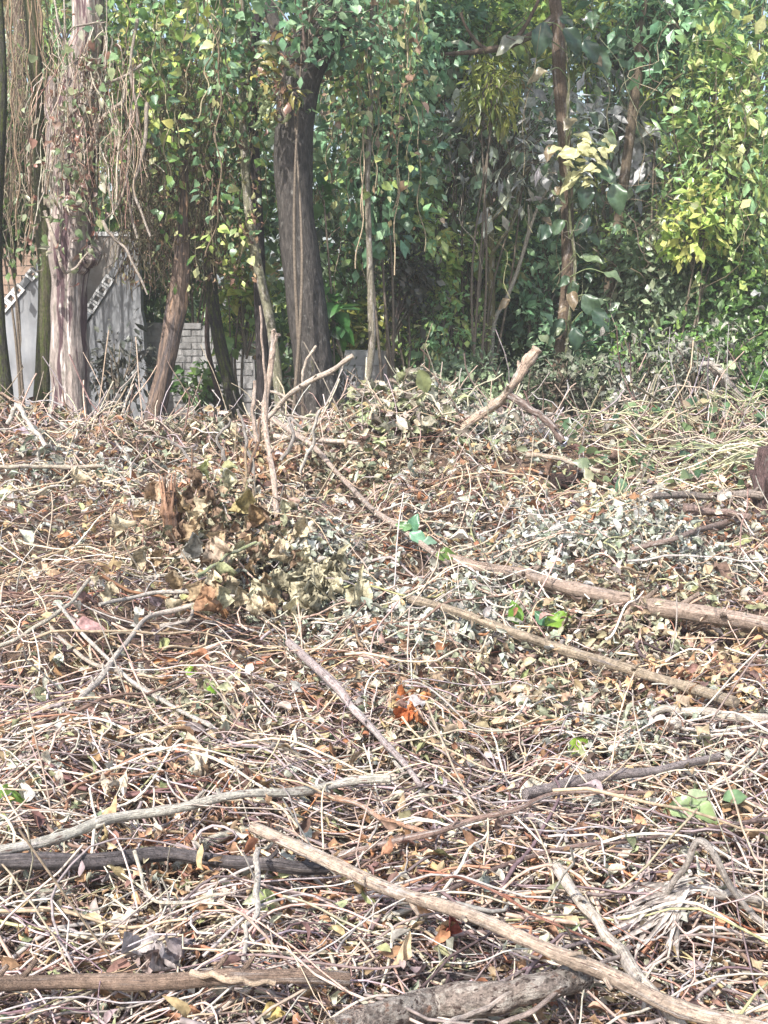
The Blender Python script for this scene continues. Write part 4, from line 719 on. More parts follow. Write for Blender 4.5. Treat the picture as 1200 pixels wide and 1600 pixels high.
stick('tall thin pale stem standing in front of the crest with knobbly twigs', [(415, 945), (434, 860), (430, 770), (420, 690), (415, 620), (424, 560), (427, 516)], 9, 9, (0.52, 0.40, 0.32), Y=[6.0, 6.1, 6.2, 6.4, 6.5, 6.5, 6.5], lump=0.09, wob=0.006, name='standing_vine', cat='stem', phrase='the tall upright stem', K=60,
      subs=[([(416, 640, 0), (412, 560, 0), (406, 478, 0)], 5, 3), ([(424, 560, 0), (432, 530, 0), (428, 515, -.02)], 5, 4), ([(400, 690, 0), (396, 640, 0), (398, 595, 0.02)], 8, 6)])
stick('slanting cut twig with side spurs left of the dark trunk foot', [(395, 672), (430, 640), (470, 605), (510, 582), (552, 556)], 9, 8, (0.54, 0.45, 0.36), Y=[7.6, 7.6, 7.5, 7.45, 7.4], name='cut_twig', cat='twig', cut=CUT,
      subs=[([(474, 602, 0), (474, 575, 0), (494, 540, 0)], 5, 4), ([(440, 632, 0), (446, 648, 0), (490, 655, 0)], 4, 3), ([(420, 610, 0), (440, 618, 0), (458, 628, 0)], 5, 4)])
stick('long pale-brown branch running down from the crest past the upright stem', [(425, 655), (490, 700), (540, 752), (590, 800), (640, 838), (700, 880)], 8, 10, (0.42, 0.33, 0.27), lift=[0.22, 0.14, 0.12, 0.12, 0.11, 0.1], phrase='the pale-brown crest branch')
stick('level pale pole lying along the crest before the dark trunk', [(430, 682), (500, 688), (560, 693)], 9, 7, (0.56, 0.46, 0.38), lift=0.12)
stick('pair-forming purple-grey stem slanting through the middle', [(452, 1005), (510, 1060), (560, 1112), (610, 1170), (655, 1225)], 14, 9, (0.46, 0.38, 0.36), lift=0.13, phrase='the slanting purple-grey stem')
stick('thinner whitish stem beside the slanting purple-grey one', [(470, 1020), (530, 1085), (590, 1150), (630, 1205)], 7, 6, WHITE, lift=0.11)
stick('long thin whitish stem slanting down from the pink leaves', [(90, 942), (130, 990), (200, 1062), (270, 1102), (330, 1135)], 6, 7, WHITE, lift=0.14)
stick('second thin stem crossing beside the pink leaves', [(80, 980), (120, 1020), (180, 1050), (250, 1090), (310, 1160)], 6, 6, (0.5, 0.42, 0.34), lift=0.12)
stick('pale twig running level from the splintered stump', [(155, 945), (230, 928), (310, 926), (400, 936)], 6, 8, WHITE, lift=0.16)
stick('pale branch slanting up to the splintered stump', [(120, 1100), (170, 1040), (235, 965), (310, 944)], 10, 8, (0.56, 0.49, 0.42), lift=[0.12, 0.14, 0.16, 0.18], subs=[([(250, 978, 0.16), (290, 972, 0.17), (302, 952, 0.18)], 7, 6)])
stick('straight pale twig at the picture edge before the pink leaves', [(-30, 1020), (50, 985), (100, 950), (140, 905)], 7, 6, (0.5, 0.45, 0.36), lift=0.13)
stick('pale cut stick forming an inverted V at the crest edge', [(12, 662), (27, 631)], 7, 7, WHITE, Y=7.9, K=12, name='cut_twig', cat='twig')
stick('longer pale cut stick leaning down from the inverted V', [(27, 632), (48, 664), (72, 698)], 8, 7, WHITE, Y=[7.9, 7.8, 7.7], K=20, name='cut_twig', cat='twig')
stick('level cream stem lying under the crest at the picture edge', [(-20, 728), (70, 730), (162, 728)], 7, 6, (0.56, 0.48, 0.36), lift=0.12)
stick('small tan stick across the hollow of red litter', [(822, 710), (880, 718), (938, 738)], 8, 7, (0.50, 0.40, 0.30), lift=0.14)
stick('fresh green stem poking from the splintered stump', [(308, 900), (332, 884), (365, 864), (400, 847)], 6, 5, (0.30, 0.34, 0.17), lift=[0.2, 0.24, 0.28, 0.3], cut=(0.4, 0.45, 0.25))
stick('grey twig bent sharply above the frond bundle', [(1040, 1398), (1068, 1358), (1094, 1318), (1130, 1370), (1165, 1415), (1210, 1455)], 12, 10, (0.46, 0.41, 0.36), lift=[0.12, 0.2, 0.28, 0.22, 0.16, 0.12], K=50)
stick('reddish thin vine looping over the lower middle', [(670, 1395), (700, 1372), (750, 1378), (800, 1410), (850, 1440), (960, 1480)], 5, 5, (0.36, 0.16, 0.11), lift=0.15)
stick('orange-brown slender stem sloping past the grey pole', [(440, 1228), (520, 1248), (600, 1276), (680, 1305)], 9, 8, (0.48, 0.28, 0.18), lift=0.13)
stick('pale thin stem looping before the dark ridged stalk', [(210, 1330), (225, 1385), (250, 1410), (300, 1405), (360, 1395)], 6, 5, (0.62, 0.56, 0.44), lift=0.17)
stick('purplish curved branch sweeping through the bottom corner', [(640, 1590), (760, 1540), (900, 1480), (1010, 1440), (1120, 1430)], 6, 8, (0.28, 0.22, 0.22), lift=0.1)
stick('grey pole stub at the picture edge right of the frond bundle', [(1110, 1395), (1160, 1402), (1240, 1410)], 12, 16, (0.42, 0.37, 0.32), lift=0.12)
stick('short pale stick crossing the bottom edge near the log', [(690, 1608), (760, 1570), (840, 1540)], 10, 8, (0.44, 0.37, 0.32), lift=0.17)
stick('forked light branch at the bottom right of the log', [(780, 1600), (860, 1560), (950, 1500), (985, 1480)], 9, 7, (0.38, 0.30, 0.26), lift=0.16)
stick('thin bare grey stick standing among the white leaves', [(862, 1160), (866, 1100), (873, 1040), (878, 1000)], 9, 6, (0.52, 0.46, 0.42), Y=[4.75, 4.7, 4.7, 4.7], K=26)
stick('pale vine strung across the green vines at the crest edge', [(985, 600), (1060, 640), (1120, 668), (1200, 672)], 5, 4, (0.52, 0.48, 0.30), lift=0.2)

# dead stems standing up out of the brush heap round the stump
HS = [(245, 905, 238, 770), (285, 900, 300, 742), (312, 905, 330, 790), (345, 900, 352, 735), (372, 905, 384, 700), (395, 880, 372, 728), (410, 900, 402, 742), (440, 880, 452, 770), (460, 900, 478, 800), (226, 880, 205, 790), (330, 870, 300, 700), (380, 760, 405, 650), (396, 740, 372, 640), (300, 760, 268, 690), (352, 720, 360, 655), (440, 720, 455, 655), (470, 740, 500, 640), (200, 760, 180, 690)]
HP = ['straight', 'bowed', 'kinked', 'hooked']
for k, (x0, y0, x1, y1) in enumerate(HS):
    Yk = 6.25 if y0 > 820 else 7.4; hk = HP[k % 4]; md = ((x0 + x1) / 2 + {'straight': 1, 'bowed': 16, 'kinked': -14, 'hooked': 8}[hk], (y0 + y1) / 2)
    pts_ = [(x0, y0), md, (x1, y1)] + ([(x1 + 16, y1 + 14)] if hk == 'hooked' else [])
    stick('%s %s dead stem standing %s' % (hk, ['pale', 'tan', 'brown', 'grey'][(k // 4) % 4], ('in the brush heap, %s the splintered stump' % ('left of' if x0 < 266 else 'right of')) if y0 > 820 else 'on the crest behind the stump heap'), pts_, 6, 4, [WHITE, TAN, BROWN, GREY][(k // 4) % 4], Y=Yk, name='standing_twig', cat='twig', K=22, S=7, lump=0.07, wob=0.008, group='dead stems standing in the brush heap')

# splintered stump with torn fibres
p = G(268, 880, 0.0); t = thing('splintered_stump', p, 'brown splintered stump with dry leaves hanging round it', 'stump'); LAND.append((p[0], p[1], 'the splintered stump'))
ys = p[1]
st = stem(MB(), [p - np.array((0, 0, 0.1)), at(269, 830, ys), at(266, 790, ys), at(264, 768, ys)], 0.05, 0.034, (0.25, 0.14, 0.09), 18, 30, ridge=0.22, lump=0.12).build('trunk', M['torn_bark'], t)
for k in range(16):
    a = k * 0.393 + rng.normal(0, 0.1); q = rng.uniform(0.018, 0.036); b = at(265, 800, ys) + np.array((q * math.cos(a), q * math.sin(a), 0)); hh = rng.uniform(0.06, 0.21)
    e = b + np.array((q * 0.35 * math.cos(a) + rng.normal(0, 0.008), q * 0.3 * math.sin(a), hh))
    stem(MB(), [b, b * 0.5 + e * 0.5 + rng.normal(0, 0.004, 3), e], 0.013, 0.002, np.array((0.34, 0.20, 0.13)) * rng.uniform(0.5, 1.3), 5, 10, lump=0.12).build('splinter', M['twig'], st)
# charred-looking hollow log end seen in the litter hollow
stick('dark hollow log end showing in the litter hollow', [(868, 752), (895, 748), (925, 745)], 26, 22, (0.07, 0.045, 0.04), 'dark_bark', lift=0.02, name='log', cat='log', S=14)

# ------------------------------------------------------------------ notable leaves and bundles
def leaf_thing(label, pts, name='dead_leaf', cat='leaf', group=None, mtl='dead', phrase=None, lift=0.14, templ=BIGLEAF, k=1.0):
    """pts: (px, py, length px, axis, normal, colour); one thing, each blade a part when there are several"""
    P0 = G(pts[0][0], pts[0][1], lift)
    def blade(q):
        px, py, L, ax, nz, col = q; p = G(px, py, lift); v, f = templ[rng.integers(len(templ))]; Yv = nrm(np.array(ax, float)); Zv = np.array(nz, float); Zv = nrm(Zv - Yv * np.dot(Zv, Yv)); Xv = np.cross(Yv, Zv); s = k * L * pxm(p[1])
        return MB().add(p + s * (v[:, :1] * Xv + (v[:, 1:2] - 0.5) * Yv + v[:, 2:] * Zv), [f], col)
    if len(pts) == 1: o = tag(blade(pts[0]).build(name, M[mtl]), label, cat, group)
    else:
        o = thing(name, P0, label, cat, group)
        for q in pts: blade(q).build('leaf', M[mtl], o)
    if phrase: LAND.append((P0[0], P0[1], phrase))
    return o
def crumple(t, s=0.035):
    v, f = t; return v + rng.normal(0, s, v.shape) * np.array((1, 0.8, 1.3)), f
CR = [crumple(leaf_template(9, 8, 0.75, 0.3, 0.35, 1.1, 0.5, 1.0, 'ovate')), crumple(leaf_template(9, 8, 0.7, -0.3, -0.3, 0.9, -0.6, 1.2, 'ovate', ph=2)), crumple(leaf_template(9, 8, 0.8, 0.5, 0.6, 1.4, 0.9, 0.9, 'ovate', ph=4)), crumple(leaf_template(9, 8, 0.55, 0.7, 0.3, 1.7, -1.0, 0.9, 'lance', ph=1))]
OR = (0.50, 0.17, 0.06)
leaf_thing('crumpled bright orange dead leaves in the middle of the slash', [(636, 1098, 60, (0.9, 0.3, 0.3), (-0.2, -0.9, 0.6), OR), (650, 1120, 56, (0.3, 0.1, -0.9), (0, -1, 0.3), (0.56, 0.22, 0.09)), (628, 1122, 46, (-0.7, 0.2, -0.4), (0, -0.8, 0.7), (0.42, 0.13, 0.05)), (655, 1095, 40, (0.6, 0.5, 0.2), (0, -0.5, 0.9), (0.6, 0.28, 0.12))], name='orange_leaves', templ=CR, phrase='the orange leaves')
PINKL = (0.40, 0.25, 0.22)
leaf_thing('broad dull pink dead leaf at the picture edge side', [(142, 975, 55, (0.9, 0.2, 0.15), (0, -0.6, 0.8), (0.48, 0.29, 0.27))], phrase='the pink leaves', lift=0.17)
leaf_thing('dark pinkish curled leaf above the dull pink one', [(132, 936, 50, (0.9, 0.3, 0.2), (0, -0.8, 0.6), (0.30, 0.19, 0.17))], templ=CR, lift=0.17)
GL = (0.20, 0.36, 0.05)
leaf_thing('fresh green leaf standing up beside the lower split tan stalk', [(805, 957, 42, (-0.25, 0.1, 0.9), (0.2, -1, 0.2), (0.15, 0.30, 0.04))], 'green_leaf', mtl='leaf', lift=0.14, templ=BIGLEAF, phrase='the fresh green leaves')
leaf_thing('pair of fresh green leaves lying right of the upright green leaf', [(876, 968, 54, (0.95, 0.1, 0.3), (-0.1, -0.7, 0.7), (0.22, 0.38, 0.05)), (846, 966, 34, (-0.6, 0.2, 0.6), (0, -0.9, 0.5), (0.10, 0.24, 0.12))], 'green_leaf', mtl='leaf')
leaf_thing('single green leaf half-hidden near the grey-purple stalk', [(905, 1163, 44, (0.8, 0.2, 0.5), (0.1, -0.8, 0.6), (0.22, 0.34, 0.04))], 'green_leaf', mtl='leaf')
leaf_thing('tiny bright green leaf left of the slanting purple-grey stem', [(336, 1078, 28, (0.9, 0.2, -0.2), (0, -0.7, 0.7), (0.22, 0.42, 0.04))], 'green_leaf', mtl='leaf')
leaf_thing('tiny narrow green leaf just above the tiny bright one', [(300, 1048, 26, (0.9, 0.1, 0.2), (0, -0.7, 0.7), (0.24, 0.40, 0.05))], 'green_leaf', mtl='leaf')
leaf_thing('green leaf lying at the picture edge above the grey pole', [(20, 1241, 62, (0.95, 0.2, -0.1), (0, -0.5, 0.9), (0.18, 0.30, 0.06))], 'green_leaf', mtl='leaf')
leaf_thing('pale green broad leaves beside the grey-purple stalk tip', [(1065, 1262, 64, (-0.9, -0.2, -0.1), (0, -0.7, 0.8), (0.34, 0.45, 0.22)), (1105, 1270, 60, (0.8, -0.3, -0.3), (0, -0.7, 0.8), (0.30, 0.40, 0.18)), (1090, 1245, 56, (0.4, 0.6, 0.3), (0, -0.6, 0.8), (0.4, 0.48, 0.28)), (1150, 1245, 48, (0.8, 0.2, 0.1), (0, -0.7, 0.8), (0.2, 0.32, 0.16))], 'pale_green_leaves', mtl='leaf', lift=0.16, phrase='the pale green leaves')
leaf_thing('blue-green seedling leaves above the pale-brown crest branch', [(646, 818, 34, (0.3, -0.2, 0.8), (0, -0.9, 0.4), (0.14, 0.32, 0.18)), (655, 840, 36, (0.7, -0.3, -0.3), (0, -0.8, 0.6), (0.20, 0.38, 0.24)), (630, 822, 28, (-0.8, 0, 0.2), (0, -0.8, 0.6), (0.16, 0.30, 0.12)), (672, 845, 26, (0.8, 0, 0.1), (0, -0.7, 0.7), (0.24, 0.38, 0.26))], 'seedling', 'seedling', mtl='leaf', lift=0.2)
leaf_thing('green leaf at the head of the split pinkish stalk', [(700, 866, 40, (0.95, 0, 0.1), (0, -0.7, 0.7), (0.12, 0.2, 0.04))], 'green_leaf', mtl='leaf', lift=0.17)
leaf_thing('small green leaf resting on the silver leaf drift', [(866, 836, 28, (0.8, 0.2, 0.5), (0, -0.8, 0.6), (0.2, 0.4, 0.14))], 'green_leaf', mtl='leaf', lift=0.1)
leaf_thing('large upright olive leaf on the leaf heap at the crest', [(662, 598, 44, (0.35, 0.1, -0.85), (0.2, -1, 0.2), (0.30, 0.33, 0.15))], 'olive_leaf', mtl='leaf', lift=0.3)
leaf_thing('cluster of broad dried leaves round the splintered stump', [(340, 870, 70, (0.2, 0, -0.95), (0.3, -1, 0.2), (0.46, 0.36, 0.27)), (380, 790, 60, (-0.3, 0, -0.9), (0.2, -1, 0.3), (0.48, 0.40, 0.20)), (290, 790, 56, (0.5, 0, -0.8), (0, -1, 0.3), (0.36, 0.26, 0.15)), (322, 735, 40, (-0.2, 0, -0.9), (0, -1, 0.2), (0.42, 0.44, 0.22)), (400, 810, 50, (0.3, 0, -0.95), (0, -1, 0.3), (0.36, 0.24, 0.13)), (300, 860, 60, (-0.1, 0, -0.95), (0.2, -1, 0.1), (0.40, 0.38, 0.33)), (352, 900, 56, (0.4, 0, -0.9), (0, -1, 0.2), (0.28, 0.29, 0.16)), (440, 860, 46, (0.2, 0.1, -0.9), (0, -1, 0.3), (0.56, 0.46, 0.33)), (240, 770, 50, (-0.6, 0, -0.6), (0, -1, 0.3), (0.42, 0.30, 0.2)), (330, 940, 64, (0.3, 0, -0.9), (-0.5, -0.8, 0.2), (0.34, 0.2, 0.12))], 'dried_leaves', templ=CR, lift=0.26, k=0.95)
leaf_thing('withered tan leaves draped over the brush heap', [(rng.normal(350, 70), rng.normal(850, 60), rng.uniform(24, 52), (rng.normal(0, 0.5), -0.1, -1), (rng.normal(0, 0.5), -1, 0.2), np.array([(0.54, 0.46, 0.32), (0.42, 0.31, 0.19), (0.48, 0.46, 0.32), (0.28, 0.19, 0.13)][rng.integers(4)]) * rng.uniform(0.7, 1.2)) for k in range(70)], 'withered_leaves', templ=CR, lift=0.22)
leaf_thing('drooping bunch of olive-grey dried leaves right of the stump', [(492 + rng.normal(0, 34), 905 + rng.normal(0, 24), rng.uniform(26, 58), (rng.normal(0, 0.6), -0.1, -1), (rng.normal(0, 0.5), -1, 0.1), np.array((0.42, 0.38, 0.26)) * rng.uniform(0.55, 1.35)) for k in range(46)], 'drooping_leaves', templ=CR + [leaf_template(7, 4, 0.4, 0.5, 0.15, 1.2, 0.4, 0.3, 'lance'), leaf_template(7, 4, 0.34, 0.8, 0.2, 1.4, -0.6, 0.3, 'lance')], lift=0.2, phrase='the drooping olive leaves')
leaf_thing('large crumpled grey dead leaf draped over the brown weathered pole', [(236, 1482, 92, (0.9, 0.2, 0.2), (0, -0.6, 0.8), (0.40, 0.36, 0.35)), (262, 1500, 80, (0.6, -0.4, -0.7), (0.2, -0.9, 0.4), (0.34, 0.30, 0.29)), (280, 1478, 60, (0.5, 0.4, 0.5), (0, -0.8, 0.6), (0.28, 0.24, 0.24)), (228, 1505, 60, (-0.7, -0.2, -0.6), (-0.2, -0.9, 0.4), (0.32, 0.25, 0.23))], 'crumpled_leaf', templ=CR, lift=0.17, phrase='the crumpled grey leaf')
fr = [leaf_template(10, 3, 0.07, 0.5, 0.10, 0.8, 0.5, 0.2, 'lance'), leaf_template(10, 3, 0.09, 0.6, 0.22, 1.0, -0.7, 0.2, 'lance'), leaf_template(10, 3, 0.05, 0.4, -0.08, 0.6, 0.9, 0.2, 'lance')]
fb = []
for k in range(40):
    an = rng.normal(2.62, 0.30); L = rng.uniform(80, 200); fb.append((1092 + 0.5 * L * math.cos(an) + rng.normal(0, 8), 1385 + 0.5 * L * math.sin(an) * 0.8 + rng.normal(0, 8), L, (math.cos(an), -1.3 * math.sin(an), 0.05 - 0.25 * rng.random()), (rng.normal(0, 0.4), -0.5, 0.8), np.array((0.56, 0.50, 0.45)) * rng.uniform(0.5, 1.2)))
leaf_thing('bundle of pale dry strap-shaped fronds near the corner', fb, 'frond_bundle', 'fronds', templ=fr, lift=0.17, phrase='the frond bundle')
leaf_thing('spread of cream dried leaf on the level tangle above the grey pole', [(310, 1185, 76, (0.6, -0.6, 0.1), (0, -0.5, 0.9), (0.58, 0.48, 0.36))], templ=CR, lift=0.14)
leaf_thing('whitish long leaf lying left of the cream dried leaf', [(178, 1232, 60, (0.2, -0.9, 0), (0.3, -0.4, 0.9), (0.60, 0.50, 0.38))], templ=CR, lift=0.14)
leaf_thing('tan curled leaf hanging on the long pale tan stalk', [(568, 1380, 56, (0.2, 0, -0.9), (0, -1, 0.3), (0.52, 0.36, 0.18))], templ=CR, lift=0.2)
leaf_thing('rolled pale tan leaf standing under the tan stalk', [(625, 1490, 90, (-0.35, 0, -0.9), (0.5, -0.9, 0.2), (0.60, 0.46, 0.30))], templ=[leaf_template(9, 6, 0.34, 0.3, 0.1, 1.5, 0.8, 0.4, 'lance')], lift=0.16)
leaf_thing('dark red curled leaf beside the rolled tan leaf', [(705, 1452, 52, (0.1, 0, -0.95), (0.2, -1, 0.2), (0.36, 0.11, 0.08))], templ=CR, lift=0.16)
leaf_thing('cream shell-like leaf blade under the grey-purple stalk', [(845, 1232, 70, (0.95, 0.1, 0.1), (0, -0.6, 0.8), (0.62, 0.58, 0.46))], lift=0.13)
leaf_thing('yellowish-brown leaf near the bottom edge by the pole end', [(430, 1582, 44, (0.9, 0, 0.1), (0, -0.6, 0.8), (0.44, 0.34, 0.14))], templ=CR)
leaf_thing('grey-blue dry leaf propped at the middle of the slash', [(652, 940, 40, (0.8, 0.2, 0.3), (0, -0.9, 0.4), (0.36, 0.37, 0.38))], templ=CR, lift=0.14)
leaf_thing('white broad crumpled leaves on the drift near the stump stem', [(480, 828, 46, (0.8, 0.3, 0.4), (-0.2, -0.8, 0.6), (0.62, 0.56, 0.46)), (468, 845, 36, (0.7, 0.2, -0.4), (0, -0.8, 0.6), (0.58, 0.52, 0.42))], templ=CR, lift=0.12)

p = G(880, 690, 0.12); mb = MB(); k = 8; th, ph_ = np.meshgrid(np.linspace(0, 2 * math.pi, 13)[:-1], np.linspace(0.15, math.pi - 0.15, k)); rr = 0.035 * (1 + 0.35 * rng.normal(size=th.shape).clip(-1, 1))
V = p + np.stack([rr * np.sin(ph_) * np.cos(th), rr * np.sin(ph_) * np.sin(th), 0.9 * rr * np.cos(ph_)], -1).reshape(-1, 3)
i, j = np.meshgrid(np.arange(k - 1), np.arange(12), indexing='ij'); mb.add(V, [np.stack([i * 12 + j, i * 12 + (j + 1) % 12, (i + 1) * 12 + (j + 1) % 12, (i + 1) * 12 + j], -1).reshape(-1, 4)], (0.5, 0.5, 0.6))
tag(mb.build('crumpled_scrap', plain('lavender_scrap', (0.50, 0.52, 0.64), 0.4), smooth=False), 'small crumpled lavender scrap under the dark forked branch', 'litter')
stick('tiny pale hollow tube lying under the hooked whitish stem', [(1045, 1136), (1058, 1128)], 17, 17, (0.66, 0.58, 0.48), lift=0.13, name='hollow_tube', cat='tube', K=10, lump=0.02, cut=(0.12, 0.08, 0.06))

# ================================================================== THE SLASH: twigs and dead leaves
def scatter(n, y0=2.1, y1=9.9, mixlog=0.6):
    lg = rng.random(n) < mixlog; u = rng.random(n); y = np.where(lg, y0 * (y1 / y0) ** u, np.sqrt(y0 ** 2 + (y1 ** 2 - y0 ** 2) * u)); x = rng.uniform(-1, 1, n) * (0.40 * y + 0.35); return x, y
def twig_paths(x, y, L, lift, K=9, curl=1.0, steep=0.0, heading=None):
    n = len(x); h = rng.uniform(0, 6.283, n) if heading is None else heading; s = np.linspace(-0.5, 0.5, K)[None]; c = rng.normal(0, curl, (n, 1)); c2 = rng.normal(0, curl * 1.5, (n, 1)); ph = rng.uniform(0, 6.3, (n, 1))
    kink = np.where(rng.random((n, K)) < 0.10, rng.normal(0, 0.7, (n, K)), rng.normal(0, 0.09, (n, K)) * min(curl + 0.3, 1.2)); soft = (rng.random((n, 1)) < 0.45) * 0.9 + 0.1
    ang = h[:, None] + (c * s * 2 + c2 * 0.35 * np.sin(5 * s + ph)) * soft + np.cumsum(kink, 1) * (1.1 - 0.6 * soft); d = L[:, None] / (K - 1)
    X_ = x[:, None] + np.cumsum(np.cos(ang) * d, 1) - 0.5 * L[:, None] * np.cos(h)[:, None]; Y_ = y[:, None] + np.cumsum(np.sin(ang) * d, 1) - 0.5 * L[:, None] * np.sin(h)[:, None]
    slope = rng.normal(0, 1, (n, 1)) * steep; z = height(X_, Y_) + lift[:, None] + slope * s * L[:, None] + rng.uniform(-0.2, 0.5, (n, 1)) * 0.14 * L[:, None] * np.cos(s * math.pi) + 0.02 * L[:, None] * np.sin(9 * s + ph)
    return np.stack([X_, Y_, np.maximum(z, height(X_, Y_) + 0.004)], -1)
TW = [(0.47, 0.40, 0.30), (0.42, 0.335, 0.25), (0.46, 0.33, 0.27), (0.56, 0.50, 0.44), (0.31, 0.255, 0.22), (0.20, 0.13, 0.11), (0.38, 0.33, 0.33), (0.36, 0.19, 0.13), (0.36, 0.36, 0.22), (0.12, 0.085, 0.085)]
TWW = [12, 14, 14, 8, 14, 14, 13, 7, 4, 14]
rD = G(750, 785); rS1 = G(810, 845); rS2 = G(560, 960); rS3 = G(930, 830)
def near(x, y, c, r, ry=None): return np.exp(-((x - c[0]) / r) ** 2 - ((y - c[1]) / (ry or r)) ** 2)
def silver(x, y): return np.clip(near(x, y, rS1, 0.6, 0.5) + 0.8 * near(x, y, rS3, 0.5, 0.4) + near(x, y, rS2, 0.35, 0.45), 0, 1)
def redlit(x, y): return near(x, y, rD, 0.55, 0.6)
def thick(x, y):
    return np.clip(1.0 - 0.3 * sm(3.9, 5.0, y) * sm(-0.4, 0.3, x) - 0.2 * sm(5.0, 7.5, y), 0.25, 1) * (0.65 + 0.35 * np.sin(5.3 * x + 2.1 * y) * np.sin(4.4 * y - 2.2 * x + 1))
def vivid(c, s=1.3):
    m_ = c.mean(1, keepdims=True); return np.clip(m_ + (c - m_) * s, 0.01, 0.85)
def warm(x, y):
    w_ = (0.5 + 0.5 * np.sin(2.3 * x + 1.7 * y + 1) * np.sin(3.1 * y - 1.3 * x))[:, None]; return np.array((0.84, 0.86, 0.90)) * (1 - w_) + np.array((1.04, 0.90, 0.76)) * w_
def hd(n):
    h = rng.normal(0.0, 0.75, n); any_ = rng.random(n) < 0.45; h[any_] = rng.uniform(0, 3.14, any_.sum()); return h
mb = MB(); NT = 8200
x, y = scatter(NT, mixlog=0.75); keep = (rng.random(NT) > 0.75 * np.clip(redlit(x, y) + 0.7 * silver(x, y), 0, 1)) & (rng.random(NT) < thick(x, y)); x, y = x[keep], y[keep]; n = len(x)
L = np.clip(rng.lognormal(-1.15, 0.55, n), 0.08, 1.0) * (0.75 + 0.035 * y); lift = 0.005 + 0.14 * rng.random(n) ** 1.3
P = twig_paths(x, y, L, lift, 10, 0.8, 0.10, hd(n)); r = np.clip(rng.lognormal(-6.15, 0.5, n), 0.001, 0.009) * (0.8 + 0.06 * y)
cl_ = vivid(palette(TW, n, TWW, 0.38) * warm(x, y), 1.15); tubes(mb, P, r[:, None] * np.linspace(1.2, 0.6, 10)[None], cl_, 4)
fk = np.nonzero(rng.random(n) < 0.3)[0]; j_ = rng.integers(3, 8, len(fk)); b0 = P[fk, j_]; dv = P[fk, j_ + 1] - P[fk, j_]; ha = np.arctan2(dv[:, 1], dv[:, 0]) + rng.choice([-1, 1], len(fk)) * rng.uniform(0.4, 1.0, len(fk)); Lf = L[fk] * rng.uniform(0.2, 0.5, len(fk))
u_ = np.linspace(0, 1, 5)[None]; wv = np.cumsum(rng.normal(0, 0.2, (len(fk), 5)), 1); Pf = b0[:, None] + np.stack([np.cos(ha[:, None] + wv) * u_ * Lf[:, None], np.sin(ha[:, None] + wv) * u_ * Lf[:, None], rng.uniform(-0.1, 0.45, (len(fk), 1)) * u_ * Lf[:, None]], -1); tubes(mb, Pf, (r[fk] * 0.65)[:, None] * np.linspace(1, 0.5, 5)[None], cl_[fk], 4)
n = 1700; x, y = scatter(n, 2.1, 4.2, 0.5); L = np.clip(rng.lognormal(-1.0, 0.5, n), 0.12, 0.9); P = twig_paths(x, y, L, 0.03 + 0.14 * rng.random(n), 11, 1.0, 0.10, hd(n))
tubes(mb, P, (rng.uniform(0.0014, 0.0036, n) * np.where(rng.random(n) < 0.12, 1.8, 1))[:, None] * np.linspace(1.1, 0.7, 11)[None], palette([(0.42, 0.36, 0.34), (0.30, 0.24, 0.23), (0.52, 0.45, 0.40), (0.46, 0.34, 0.27), (0.58, 0.50, 0.40), (0.20, 0.14, 0.14)], n), 4)
# springy ends that stick up out of the heap
n = 700; x, y = scatter(n, 2.4, 9.7); L = rng.uniform(0.12, 0.45, n); P = twig_paths(x, y, L, 0.10 + 0.08 * rng.random(n), 9, 1.3, 0.9); tubes(mb, P, np.broadcast_to(rng.uniform(0.0015, 0.0035, (n, 1)) * (0.8 + 0.05 * y[:, None]), (n, 9)), palette(TW[:5], n), 5)
n = 420; x = rng.uniform(-3.4, 3.6, n); y = rng.uniform(8.4, 9.7, n); L = rng.uniform(0.15, 0.6, n); P = twig_paths(x, y, L, 0.12 + 0.10 * rng.random(n), 9, 1.3, 1.1); tubes(mb, P, np.broadcast_to(rng.uniform(0.002, 0.006, (n, 1)), (n, 9)), palette(TW[:7], n), 5)
# short chaff and broken fibres
n = 7500; x, y = scatter(n); L = rng.uniform(0.04, 0.16, n); P = twig_paths(x, y, L, 0.01 + 0.12 * rng.random(n), 4, 0.5, 0.3); tubes(mb, P, np.broadcast_to(rng.uniform(0.001, 0.003, (n, 1)) * (0.8 + 0.06 * y[:, None]), (n, 4)), palette(TW, n, TWW), 3)
tag(mb.build('twig_litter', M['twig']), 'thick tangle of dry straw-coloured twigs and vine stems covering the clearing', 'twigs', kind='stuff')

DL = [(0.46, 0.45, 0.37), (0.58, 0.54, 0.42), (0.44, 0.33, 0.20), (0.28, 0.17, 0.10), (0.14, 0.09, 0.075), (0.30, 0.31, 0.17), (0.36, 0.37, 0.30), (0.38, 0.19, 0.11), (0.22, 0.24, 0.15), (0.30, 0.25, 0.24)]
DW = [13, 14, 18, 12, 10, 6, 10, 6, 5, 9]
def dead_leaves(mb, x, y, lo, hi, size, cols, w, flat=0.6, templ=LT_DEAD):
    n = len(x); z = height(x, y) + lo + (hi - lo) * rng.random(n) ** 1.2
    place_leaves(mb, templ, np.stack([x, y, z], 1), rng.normal(size=(n, 3)) * np.array((1, 1, 0.5)), rng.normal(size=(n, 3)) * flat + np.array((0, -0.1, 0.8)), size * rng.uniform(0.45, 1.5, n) * (0.45 + 0.1 * y), vivid(palette(cols, n, w, 0.34), 1.02))
mb = MB(); n = 18500; x, y = scatter(n, mixlog=0.5); keep = rng.random(n) > 0.5 * near(x, y, G(150, 1000), 0.8, 0.9); x, y = x[keep], y[keep]
dead_leaves(mb, x, y, 0.0, 0.16, 0.048, DL, DW, 0.9)
